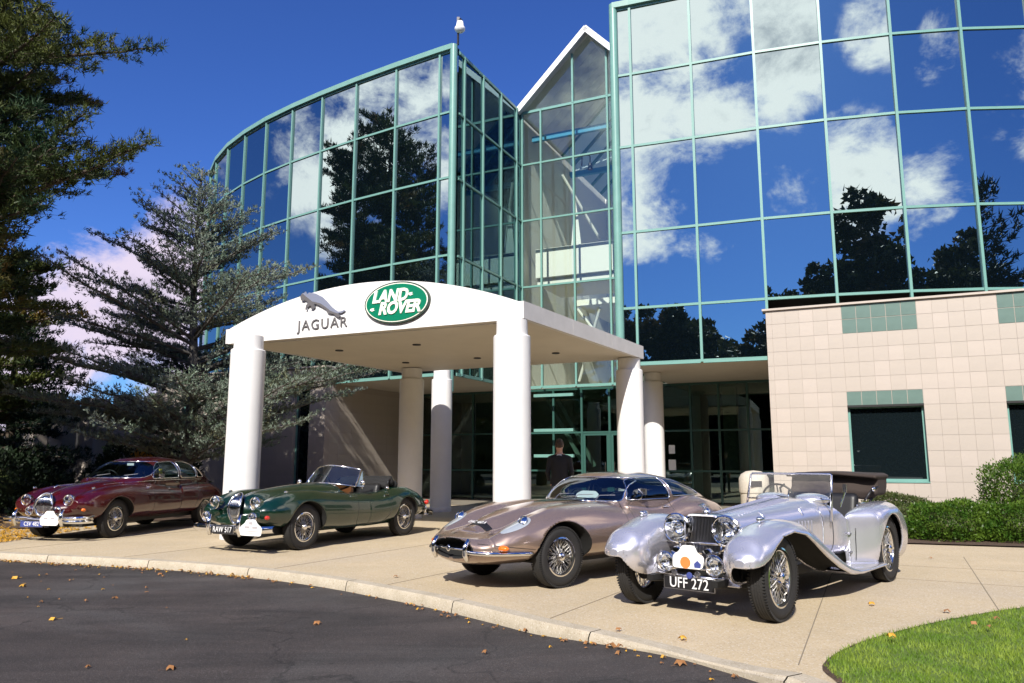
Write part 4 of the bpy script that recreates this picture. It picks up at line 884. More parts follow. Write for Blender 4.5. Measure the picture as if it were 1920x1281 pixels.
def plate(car, txt, c, w, h_, m='plate_black', tm='plate_white', tilt=0., ts=None, sx=.82):
    o = MB().box(c, (.012, w, h_)).build('number_plate', m, car)
    bz = MB()
    for a, b_, d, e in ((0, h_ / 2, w, .006), (0, -h_ / 2, w, .006), (w / 2, 0, .006, h_), (-w / 2, 0, .006, h_)): bz.box((c[0] + .004, c[1] + a, c[2] + b_), (.012, d, e))
    bz.build('plate_border', 'steel', o)
    text_mesh(txt, ts or h_ * 1.05, tm, 'lettering', (c[0] + .009, c[1], c[2]), (0, 1, 0), (0, 0, 1), .003, parent=o, sx=sx, spacing=1.03); return o
def steering(car, c, r=.19, tilt=.35, m='rubber'):
    s = MB(); ax = np.array([-math.cos(tilt), 0, math.sin(tilt)]); u = np.array([0, 1, 0.]); w_ = np.cross(ax, u); c = np.array(c, float)
    s.tube([c + r * (math.cos(a) * u + math.sin(a) * w_) for a in np.linspace(0, 2 * math.pi, 25)[:-1]], .012, 8, closed=True)
    for a in (.5, 2.64, 4.71): s.tube([c, c + r * (math.cos(a) * u + math.sin(a) * w_)], .008, 6)
    s.sphere(c, .035, 10); return s.build('steering_wheel', m, car, smooth=True)
def seat(car, c, w=.46, m='leather_dark', hgt=.5):
    def F(x, y, z):
        a = rbox(x, y, z, (c[0], c[1], c[2] + .08), (.24, w / 2, .09), .07); b = rbox(x + (z - c[2]) * .28, y, z, (c[0] - .22, c[1], c[2] + .1 + hgt / 2), (.07, w / 2, hgt / 2), .06); return smin(a, b, .05)
    o, _ = carve(F, (c[0] - .6, c[1] - w / 2 - .05, c[2] - .05), (c[0] + .35, c[1] + w / 2 + .05, c[2] + hgt + .2), .03, [], car, default=('seat', m), sym=False); return o['seat']
def car_root(name, O, a, label):
    """O: ground point under the front axle, a: unit vector towards the tail"""
    r = empty(name, (O[0], O[1], 0), math.atan2(-a[1], -a[0])); tag(r, label, 'car'); return r
# ================================================================== BRONZE FASTBACK COUPE
mat('print_grey', (.38, .36, .38), .5); mat('cover_pale', (.42, .46, .50), .12, .3, coat=1.); paint('paint_bronze', (.37, .27, .225), .68, .25, coat=1., back=(.015, .015, .015))
def poly_side(*poly): f = polyg(poly); return lambda x, y, z: np.where(np.abs(y) > .3, f(x, z), -1)
def trim(F, poly, name, m, car, axis='y', r=.009, start=1.1, both=True, closed=True, off=.003, step=.04, round_=.06):
    pts = finep(rounded(poly, round_) if closed and round_ else poly, step, closed); o = None
    for sg in ((1, -1) if (both and axis == 'y') else (1,)):
        mb = MB(); mb.tube(wrap(F, pts, axis, start, sg, off, .95 if axis == 'y' else 1.1), r, 5, closed=closed); o = mb.build(name, m, car, smooth=True)
    return o
def seam(F, poly, car, closed=False, axis='y', start=1.1, r=.0042, name='panel_gap', both=True):
    return trim(F, poly, name, 'rubber', car, axis, r, start, both, closed, -.001, .05, .05)
def coupe():
    e_ = np.array([.76, .65]); e_ /= np.linalg.norm(e_); F0 = np.array([.533, 8.651]); n_ = np.array([e_[1], -e_[0]]); O = F0 - .715 * n_
    car = car_root('bronze_coupe', O, e_, 'bronze fastback sports coupe with covered headlights and oval nose opening'); WB = 2.5
    main = Loft([(-3.62, 0, .10, .46, .54, .60, 2.0), (-3.5, 0, .45, .38, .52, .67, 2.2), (-3.2, 0, .66, .30, .54, .76, 2.4), (-2.5, 0, .77, .24, .55, .84, 2.6), (-1.8, 0, .81, .22, .55, .86, 2.7), (-1.1, 0, .82, .22, .55, .87, 2.6), (-.5, 0, .81, .22, .53, .84, 2.4), (0, 0, .78, .23, .50, .78, 2.4),
                 (.3, 0, .74, .235, .48, .69, 2.4), (.55, 0, .67, .235, .45, .62, 2.3), (.72, 0, .60, .245, .44, .585, 2.3), (.84, 0, .51, .26, .435, .56, 2.3), (.92, 0, .42, .285, .43, .54, 2.2), (.965, 0, .30, .315, .43, .52, 2.1), (.985, 0, .16, .36, .43, .48, 2.)])
    fen = Loft([(-1.9, .5, .14, .5, .7, .84, 2), (-1.1, .50, .26, .35, .62, .87, 2.2), (-.6, .52, .28, .30, .60, .88, 2.2), (-.1, .53, .27, .30, .58, .862, 2.2), (.2, .53, .24, .33, .56, .80, 2.2), (.45, .52, .20, .36, .54, .705, 2.1), (.65, .49, .15, .40, .50, .62, 2.0), (.8, .45, .08, .42, .47, .54, 2.0)])
    bul = Loft([(-1.4, 0, .3, .6, .8, .88, 2), (-1.0, 0, .33, .6, .8, .905, 2.2), (-.5, 0, .30, .6, .76, .895, 2.2), (0, 0, .27, .55, .70, .85, 2.2), (.4, 0, .24, .5, .62, .755, 2.2), (.7, 0, .16, .45, .54, .63, 2)])
    hau = Loft([(-1.5, .5, .18, .45, .65, .80, 2), (-2.1, .53, .27, .35, .60, .90, 2.2), (-2.5, .54, .28, .32, .60, .915, 2.2), (-3.0, .5, .24, .36, .58, .84, 2.2), (-3.4, .38, .18, .42, .56, .71, 2)])
    cab = Loft([(-.88, 0, .56, .6, .78, .84, 2.6), (-1.00, 0, .66, .6, .80, .955, 2.9), (-1.12, 0, .69, .6, .82, 1.085, 3.0), (-1.25, 0, .70, .6, .83, 1.17, 3.0), (-1.45, 0, .705, .6, .83, 1.215, 3.0), (-1.8, 0, .70, .6, .84, 1.225, 2.8), (-2.2, 0, .67, .6, .86, 1.185, 2.5), (-2.6, 0, .60, .6, .87, 1.09, 2.2), (-3.0, 0, .50, .6, .80, .95, 2.1), (-3.3, 0, .38, .55, .7, .80, 2)], bow=.12)
    def hull(x, y, z):
        d = smin(main(x, y, z), fen(x, y, z), .09); d = smin(d, bul(x, y, z), .07); d = smin(d, hau(x, y, z), .09); return smin(d, cab(x, y, z), .035)
    def arch(x, y, z): a = np.maximum(ycyl(x, z, -.02, .315, .385), .42 - y); b = np.maximum(ycyl(x, z, -WB, .31, .365), .45 - y); return np.minimum(a, b)
    mouth = lambda x, y, z: ell3(x, y, z, (1.0, 0, .430), (.24, .345, .098))
    def F(x, y, z): return smax(smax(hull(x, y, z), -arch(x, y, z), .012), -mouth(x, y, z), .02)
    hp = lambda y, z: np.interp(z, [.9, 1.17], [.62, .50])
    ws = polyg(rounded([(-.665, .88), (.665, .88), (.575, 1.158), (-.575, 1.158)], .045)); wsg = lambda x, y, z: np.where(x > -1.30 - .0 * y, ws(y, z), -1)
    door = rounded([(-1.13, .895), (-1.27, 1.115), (-1.38, 1.15), (-1.90, 1.155), (-1.93, .895)], .035); qw = rounded([(-2.0, .92), (-1.97, 1.15), (-2.25, 1.115), (-2.62, .995), (-2.72, .925)], .035)
    hc = polyg([(.52 + .175 * math.cos(t), .545 + (.088 - .022 * math.cos(t)) * math.sin(t) - .03 * math.cos(t)) for t in np.linspace(0, 2 * math.pi, 25)[:-1]]); hcg = lambda x, y, z: np.where(z > .47, hc(x, np.abs(y)), -1)
    dp = rounded([(-1.12, .26), (-1.16, .885), (-1.93, .885), (-1.98, .60), (-1.90, .26)], .08); bp = [(-.98, .22), (-1.0, .5), (-1.02, .80), (-1.04, .9)]
    bg_ = lambda x, y, z: np.where(z < .97, x + 1.0 + .05 * (z - .2), -1)
    parts, FF = carve(F, (-3.7, -.9, .18), (1.0, .9, 1.28), .0165, [
        ('wheel_well', 'well', lambda x, y, z: np.where(x > -1.2, .006 - arch(x, np.abs(y), z), -1), True), ('rear_wheel_well', 'well', lambda x, y, z: .006 - arch(x, np.abs(y), z), True),
        ('nose_opening', 'well', lambda x, y, z: .006 - mouth(x, np.abs(y), z)),
        ('windscreen', 'car_glass', wsg), ('door_window', 'car_glass', poly_side(*door), True), ('quarter_window', 'car_glass', poly_side(*qw), True), ('headlight_cover', 'cover_pale', hcg, True),
        ('door', 'paint_bronze', poly_side(*dp), True), ('bonnet', 'paint_bronze', bg_)], car, default=('body', 'paint_bronze'))
    trim(FF, [(-.66, .88), (.66, .88), (.575, 1.155), (-.575, 1.155)], 'windscreen_trim', 'chrome', car, 'x', .011, -.84, False, round_=.045)
    trim(FF, door, 'window_trim', 'chrome', car, r=.009, round_=0); trim(FF, qw, 'window_trim', 'chrome', car, r=.008, round_=0)
    seam(FF, dp, car, True); seam(FF, [(-1.0, .22), (-1.01, .5), (-1.03, .80), (-1.05, .875)], car); seam(FF, [(.95, .5), (.3, .42), (-.28 * 1.5, .45)], car)
    # headlamp behind the clear cover
    for sg in (1, -1):
        q = wrap(FF, [(.43, sg * .565), (.44, sg * .565)], 'z', 1.1, 1, .0)[0]; ax_ = (.80, 0, .60); rg_ = MB(); rg_.lathe([(.055, .0), (.066, .004), (.070, .014), (.062, .020), (.056, .016)], q - np.array([.01, 0, .0]), ax_, 22); rg_.build('headlight_ring', 'chrome', car, smooth=50)
        rg_ = MB(); rg_.lathe([(.057, .012), (.04, .026), (0, .032)], q - np.array([.01, 0, .0]), ax_, 20); rg_.build('headlight_lens', 'lens', car, smooth=True)
        b = MB(); b.lathe([(.085, 0), (.075, -.05), (.04, -.09), (0, -.1)], (.46, sg * .535, .585), (1, 0, .12), 20); b.lathe([(.088, -.005), (.092, .008), (.086, .014)], (.46, sg * .535, .585), (1, 0, .12), 20); o = b.build('headlight', 'chrome', car, smooth=50)
        g = MB(); g.lathe([(.084, .012), (.05, .03), (0, .035)], (.46, sg * .535, .585), (1, 0, .12), 20); g.build('lamp_glass', 'headlamp_glass', o, smooth=True)
        l = MB(); l.box((.50, sg * .53, .50), (.34, .17, .015)); l.build('headlight_shelf', 'paint_bronze', car)
        # slim bumpers wrapping the corners, overriders, indicators
        pts = []
        for t in np.linspace(0, 1, 16):
            yy = .27 + .46 * math.sin(t * math.pi / 2) ** .9; zz = .405 - .02 * t; pts.append((yy, zz))
        w = []
        for (yy, zz) in pts:
            x_ = 1.0
            while x_ > -.2 and FF(np.array([x_]), np.array([sg * yy]), np.array([zz]))[0] > .012: x_ -= .01
            w.append((x_ + .012, sg * yy, zz))
        w = [p for p in w if p[0] > .3] ; bm = MB(); bm.tube(w, [.024] * (len(w) - 1) + [.012], 8, flat=1.0); bm.build('bumper', 'chrome', car, smooth=True)
        ov = MB(); ov.tube([(.955, sg * .285, .31), (.985, sg * .285, .38), (.985, sg * .285, .46), (.94, sg * .285, .535)], [.020, .032, .032, .018], 8); ov.build('overrider', 'chrome', car, smooth=True)
        x_ = 1.0
        while x_ > 0 and FF(np.array([x_]), np.array([sg * .60]), np.array([.455]))[0] > 0: x_ -= .01
        a = MB(); a.sphere((x_ - .015, sg * .60, .452), 1, 14, (.05, .085, .034)); a.build('indicator_lamp', 'amber', car, smooth=True); a2 = MB(); a2.sphere((x_ + .03, sg * .50, .452), 1, 12, (.045, .05, .034)); a2.build('side_lamp', 'lamp_glass', car, smooth=True)
    bar = MB(); bar.tube([(.965, -.27, .428), (.985, -.1, .430), (.995, 0, .430), (.985, .1, .430), (.965, .27, .428)], .010, 8); bar.sphere((.995, 0, .430), 1, 12, (.015, .035, .035)); bar.build('motif_bar', 'chrome', car, smooth=True)
    seat(car, (-1.85, .32, .35), m='leather_black', hgt=.48); seat(car, (-1.85, -.32, .35), m='leather_black', hgt=.48); steering(car, (-1.38, -.32, .83), .18, .3)
    d = MB(); d.box((-1.22, 0, .80), (.2, 1.1, .16)); d.box((-2.0, 0, .34), (1.6, 1.2, .03)); d.build('dashboard', 'leather_black', car)
    # card with rounded top on the dash, badge sticker on the screen, wipers, mirrors, handle, bonnet plate decal
    cp = rounded([(-.17, 0), (.17, 0), (.20, .05), (.12, .10), (-.12, .10), (-.20, .05)], .03); m = MB(); m.prism(cp, (-1.045, .10, .905), (0, 1, 0), (-.55, 0, .83), (.83, 0, .55), .004); m.build('rally_card', 'paper_white', car)
    m = MB(); m.prism([(.022 * math.cos(t), .022 * math.sin(t)) for t in np.linspace(0, 6.28, 15)[:-1]], (-1.34, -.08, 1.13), (0, 1, 0), (-.6, 0, .8), (.8, 0, .6), .003); m.build('windscreen_disc', 'paper_white', car)
    m = MB()
    for y in (-.35, 0, .35): m.tube([(-.90 - .14 * y * y, y, .87), (-.965 - .14 * y * y, y + .04, .945), (-1.0 - .14 * y * y, y + .26, .955)], .005, 5)
    m.build('wiper', 'steel', car)
    for sg in (1, -1):
        m = MB(); q = wrap(FF, [(-1.33, .885)], 'y', 1.1, sg)[0]; m.tube([q, q + [0, sg * .05, .035], q + [.0, sg * .07, .075]], .009, 6); m.box(q + np.array([0, sg * .07, .105]), (.03, .115, .07)); m.build('door_mirror', 'chrome', car, smooth=40)
        m = MB(); q = wrap(FF, [(-1.78, .80), (-1.88, .80)], 'y', 1.1, sg, .015); m.tube(q, .010, 6); m.build('door_handle', 'chrome', car)
        q = wrap(FF, [(-.55, .5)], 'y', 1.1, sg, .0)[0]
    lv = MB()
    for sg in (1, -1):
        for k in range(7): q = wrap(FF, [(-.52 - k * .045, sg * .20), (-.52 - k * .045, sg * .34)], 'z', 1.1, 1, .003); lv.tube(q, .004, 4)
    lv.build('bonnet_louvre', 'rubber', car)
    q = wrap(FF, [(.64, y) for y in np.linspace(-.22, .22, 9)], 'z', 1.1, 1, .004); q2 = wrap(FF, [(.56, y) for y in np.linspace(-.22, .22, 9)], 'z', 1.1, 1, .004); m = MB(); m.grid([q, q2]); pl = m.build('number_plate', 'plate_black', car)
    a_ = wrap(FF, [(.60, 0), (.66, 0), (.54, 0)], 'z', 1.1, 1, .006); ey = a_[2] - a_[1]; text_mesh('OAC 460 A', .075, 'plate_white', 'lettering', a_[0] + [0, 0, .004], (0, 1, 0), tuple(ey), .001, parent=pl, sx=.85)
    ad = MB(); ad.tube([(-1.28, 0, .93), (-1.5, 0, .5)], .01, 4)
    add_wheels(car, 'e', .325, .198, .155, WB, .66, 56)
    u = MB(); u.box((-1.6, 0, .29), (3.4, 1.1, .12)); u.tube([(0, -.6, .3), (0, .6, .3)], .03, 6); u.tube([(-WB, -.6, .3), (-WB, .6, .3)], .04, 6); u.build('underframe', 'black', car); return car
coupe()

# ================================================================== GREEN DROPHEAD CONVERTIBLE
paint('paint_green', (.0012, .019, .009), .0, .25, coat=1., back=(.01, .01, .01))
def green_car():
    F0 = np.array([-3.213, 12.282]); R0 = np.array([-1.98, 14.644]); a = R0 - F0; WB = np.linalg.norm(a); a /= WB; n_ = np.array([a[1], -a[0]]); O = F0 - .755 * n_
    car = car_root('green_convertible', O, a, 'dark green convertible with folded black hood and tall narrow chrome grille')
    main = Loft([(-3.72, 0, .2, .40, .48, .54, 2.), (-3.6, 0, .42, .36, .50, .62, 2.2), (-3.2, 0, .62, .30, .52, .76, 2.3), (-2.7, 0, .70, .27, .54, .86, 2.4), (-2.1, 0, .72, .25, .54, .885, 2.5), (-1.5, 0, .74, .25, .52, .895, 2.5), (-1.1, 0, .72, .25, .52, .93, 2.4), (-.6, 0, .62, .26, .52, .91, 2.3),
                 (0, 0, .50, .30, .52, .87, 2.2), (.35, 0, .38, .34, .54, .83, 2.1), (.55, 0, .26, .37, .56, .79, 2.0), (.66, 0, .15, .40, .58, .74, 2.), (.71, 0, .06, .45, .58, .68, 2.)])
    bon = Loft([(-1.45, 0, .40, .6, .86, .955, 2.3), (-1.2, 0, .42, .6, .86, .985, 2.2), (-.9, 0, .38, .6, .86, .985, 2.2), (-.4, 0, .30, .6, .82, .965, 2.1), (.1, 0, .22, .6, .78, .92, 2.0), (.45, 0, .16, .55, .72, .865, 2.0), (.63, 0, .09, .5, .66, .80, 2.)])
    fen = Loft([(-2.3, .62, .12, .26, .5, .74, 2), (-1.7, .60, .20, .25, .52, .795, 2.3), (-1.1, .60, .22, .25, .54, .825, 2.3), (-.6, .58, .24, .27, .56, .868, 2.3), (-.2, .57, .25, .30, .57, .905, 2.3), (.15, .565, .245, .33, .57, .90, 2.2), (.42, .55, .23, .36, .58, .845, 2.1), (.62, .54, .20, .40, .60, .775, 2.0), (.75, .53, .14, .46, .60, .70, 2.0), (.81, .52, .07, .52, .60, .655, 2.0)])
    hau = Loft([(-1.6, .58, .20, .27, .5, .74, 2.2), (-2.0, .59, .23, .28, .52, .82, 2.2), (-2.4, .59, .245, .30, .54, .885, 2.2), (-2.7, .58, .245, .30, .55, .89, 2.2), (-3.1, .54, .23, .32, .54, .81, 2.2), (-3.45, .47, .19, .36, .50, .67, 2.1), (-3.68, .38, .12, .40, .48, .55, 2.)])
    apr = Loft([(.2, 0, .62, .34, .46, .60, 2.2), (.55, 0, .56, .36, .46, .56, 2.2), (.70, 0, .46, .38, .46, .53, 2.)])
    hull = lambda x, y, z: smin(smin(smin(smin(main(x, y, z), fen(x, y, z), .06), hau(x, y, z), .07), bon(x, y, z), .05), apr(x, y, z), .08)
    cut = lambda x, y, z: np.maximum(rbox(x, y, z, (-1.72, 0, 1.0), (.55, .56, .58), .12), -(z - .42))
    def arch(x, y, z): return np.minimum(np.maximum(ycyl(x, z, -.02, .33, .405), .40 - y), np.maximum(ycyl(x, z, -WB, .33, .375), .42 - y))
    F = lambda x, y, z: smax(smax(hull(x, y, z), -arch(x, y, z), .012), -cut(x, y, z), .02)
    dp = rounded([(-1.20, .30), (-1.22, .86), (-2.12, .87), (-2.14, .50), (-2.0, .30)], .08)
    bg_ = lambda x, y, z: np.where((np.abs(y) < np.interp(x, [-1.2, -.4, .6], [.47, .38, .14])) & (x > -1.12) & (z > .70), .01, -.01)
    parts, FF = carve(F, (-3.8, -.9, .2), (.9, .9, 1.05), .019, [('wheel_well', 'well', lambda x, y, z: np.where(x > -1.2, .006 - arch(x, np.abs(y), z), -1), True), ('rear_wheel_well', 'well', lambda x, y, z: .006 - arch(x, np.abs(y), z), True), ('cockpit', 'leather_black', lambda x, y, z: .012 - cut(x, np.abs(y), z)),
        ('door', 'paint_green', poly_side(*dp), True)], car, default=('body', 'paint_green'))
    seam(FF, dp, car, True)
    q = [(-1.12, 0.001), (-1.12, .42), (-.4, .36), (.2, .24), (.60, .10)]
    for sg in (1, -1): seam(FF, [(x, sg * y) for x, y in q], car, axis='z')
    ch = trim(FF, [(.60, 0), (-.4, 0), (-1.1, 0)], 'bonnet_strip', 'chrome', car, 'z', .006, 1.1, False, False)
    # grille: tall narrow oval with slats
    gp = lambda t: (.118 * abs(math.cos(t)) ** .8 * (1 if math.cos(t) > 0 else -1) * (1 - .30 * (math.sin(t) < 0) * -math.sin(t)), .640 + .225 * math.sin(t))
    X_ = lambda z: np.interp(z, [.40, .55, .68, .80, .86], [.70, .745, .75, .70, .63])
    gr = MB(); gr.tube([(X_(gp(t)[1]) + .02, *gp(t)) for t in np.linspace(0, 2 * math.pi, 41)[:-1]], .020, 8, closed=True); g = gr.build('grille_surround', 'chrome', car, smooth=True)
    bkp = [(X_(gp(t)[1]) - .01, *gp(t)) for t in np.linspace(0, 2 * math.pi, 41)[:-1]]; bk = MB(); bk.add(bkp, [tuple(range(40))]); bk.build('grille_back', 'grille_dark', g)
    for k in range(11):
        y = -.09 + .18 * k / 10; sp = math.sqrt(max(0, 1 - (y / .118) ** 2)); s_ = MB(); zz = np.linspace(.635 - .20 * sp, .635 + .205 * sp, 7); s_.tube([(X_(z) + .018, y, z) for z in zz], .0055, 5); s_.build('slat', 'chrome', g, smooth=True)
    for sg in (1, -1):
        lamp(car, (.755, sg * .425, .728), .100, .16); lamp(car, (.85, sg * .485, .525), .078, .09, 'spot_lamp')
        m = MB(); m.sphere((.73, sg * .66, .525), 1, 10, (.05, .035, .035)); m.build('indicator_lamp', 'red_lens', car, smooth=True)
        m = MB(); m.sphere((.30, sg * .60, .885), 1, 10, (.045, .016, .022)); m.build('side_lamp', 'chrome', car, smooth=True)
        m = MB(); m.tube([(.92, sg * .31, .26), (.955, sg * .31, .36), (.955, sg * .31, .46), (.92, sg * .31, .56)], [.025, .035, .035, .02], 8); m.build('overrider', 'chrome', car, smooth=True)
        m = MB(); m.tube([(-3.72, sg * .45, .30), (-3.77, sg * .45, .42), (-3.74, sg * .45, .52)], [.025, .034, .02], 8); m.build('overrider', 'chrome', car, smooth=True)
        m = MB(); q = wrap(FF, [(-2.0, .76), (-2.1, .76)], 'y', 1.1, sg, .015); m.tube(q, .010, 6); m.build('door_handle', 'chrome', car)
        m = MB(); q = wrap(FF, [(-2.18, .84)], 'y', 1.1, sg, .0)[0]; m.sphere(q + [0, 0, .04], .035, 8); m.build('hood_catch', 'chrome', car, smooth=True)
        m = MB(); m.sphere((-3.62, sg * .58, .56), 1, 8, (.05, .04, .05)); m.build('tail_lamp', 'red_lens', car, smooth=True)
    def bumper(x, wdt, ends, name='bumper', z=.36, hh=.05):
        pts = [(x - .16 - .1 * 0, -wdt, z), (x - .06, -wdt * .93, z)] + [(x + .02 * math.cos(t * math.pi / 2), t * wdt * .85, z) for t in np.linspace(-1, 1, 9)] + [(x - .06, wdt * .93, z), (x - .16, wdt, z)]
        m = MB(); rows = []
        for p in pts:
            p = np.array(p, float); rows.append([p + [-.02, 0, -hh], p + [.008, 0, -hh * .8], p + [.02, 0, -hh * .3], p + [.022, 0, hh * .3], p + [.008, 0, hh * .8], p + [-.02, 0, hh]])
        m.grid(rows); return m.build(name, 'chrome', car, smooth=True)
    bumper(.90, .80, 0); bumper_r = bumper(-3.72, .74, 0)
    for v in bumper_r.data.vertices: v.co.x = -3.72 - (v.co.x + 3.72) * 1.0
    plate(car, 'RAW 517', (.945, -.02, .345), .46, .105, ts=.115)
    cp = rounded([(-.21, -.09), (.21, -.09), (.22, .03), (.12, .09), (.09, .14), (-.09, .14), (-.12, .09), (-.22, .03)], .04); m = MB(); m.prism(cp, (.945, .56, .37), (0, 1, 0), (0, 0, 1), (1, 0, 0), .006); rp = m.build('rally_plate', 'paper_white', car)
    m = MB(); m.box((.9525, .56, .345), (.002, .34, .012)); m.box((.9525, .56, .315), (.002, .28, .010)); m.box((.9525, .49, .40), (.002, .10, .035)); m.box((.9525, .64, .40), (.002, .10, .035)); m.box((.9525, .56, .46), (.002, .07, .04)); m.build('rally_plate_print', 'print_grey', rp)
    # windscreen: raked, framed, bowed glass
    def wsp(s, t):   # s -1..1 across, t 0..1 up
        y = s * (.58 - .07 * t); zt = .985 - .06 * s * s + t * (.30 - .015 * s * s); x = -1.14 - .24 * s * s - .24 * t; return np.array([x, y, zt])
    m = MB(); m.grid([[wsp(s, t) for s in np.linspace(-1, 1, 15)] for t in np.linspace(0, 1, 5)]); m.build('windscreen', 'car_glass', car, smooth=True)
    pts = [wsp(s, 0) for s in np.linspace(-1, 1, 13)] + [wsp(1, t) for t in (.33, .66)] + [wsp(s, 1) for s in np.linspace(1, -1, 13)] + [wsp(-1, t) for t in (.66, .33)]
    m = MB(); m.tube(pts, .014, 6, closed=True); m.build('windscreen_frame', 'chrome', car, smooth=True)
    for sg in (1, -1):
        a_ = wsp(sg, 0); b_ = wsp(sg, .98); c_ = a_ + [-.20, .02 * sg, -.01]; m = MB(); m.tube([a_ + [-.03, 0, 0], b_ + [-.03, 0, -.01], b_ + [-.07, 0, -.03], c_], .010, 6, closed=True); o = m.build('quarterlight_frame', 'chrome', car, smooth=True)
        m = MB(); m.add([a_ + [-.03, 0, 0], b_ + [-.04, 0, -.01], c_], [(0, 1, 2)]); m.build('quarterlight', 'car_glass', o)
        m = MB(); q = np.array([-1.42, sg * .70, .86]); m.tube([q, q + [.02, .02 * sg, .09]], .007, 6); m.sphere(q + [.02, .02 * sg, .13], 1, 12, (.035, .055, .05)); m.build('wing_mirror', 'chrome', car, smooth=True)
    steering(car, (-1.55, -.30, .93), .20, .3); seat(car, (-1.80, .30, .42), m='leather_black', hgt=.44); seat(car, (-1.80, -.30, .42), m='leather_black', hgt=.44)
    d = MB(); d.box((-1.36, 0, .86), (.06, 1.06, .17)); d.build('dashboard', 'wood_dash', car)
    # folded hood: soft rolls
    def H(x, y, z):
        w_ = .02 * np.sin(y * 13) ; a = caps(x + w_ * .4, y, z, (-2.42, -.53, .985), (-2.42, .53, .985), .085, .085); b = caps(x, y, z + w_ * .5, (-2.28, -.55, .93), (-2.28, .55, .93), .07, .07); c = caps(x, y, z, (-2.56, -.52, .92), (-2.56, .52, .92), .09, .09); e = caps(x + .3 * w_, y, z, (-2.5, -.46, 1.03), (-2.48, .50, 1.04), .05, .055); return smin(smin(smin(a, b, .03), c, .03), e, .02)
    carve(H, (-2.8, -.7, .8), (-2.1, .7, 1.15), .02, [], car, default=('folded_hood', 'soft_top_black'), sym=False)
    r_ = MB(); r_.tube([(-2.18, .60, .80), (-2.30, .60, 1.0), (-2.44, .58, 1.06)], .012, 5); r_.tube([(-2.18, -.60, .80), (-2.30, -.60, 1.0), (-2.44, -.58, 1.06)], .012, 5); r_.build('hood_frame', 'metal_dark', car)
    add_wheels(car, 'x', .345, .215, .155, WB, .665, 54)
    u = MB(); u.box((-1.3, 0, .30), (3.9, 1.1, .12)); u.tube([(0, -.6, .3), (0, .6, .3)], .03, 6); u.build('underframe', 'black', car); return car
green_car()
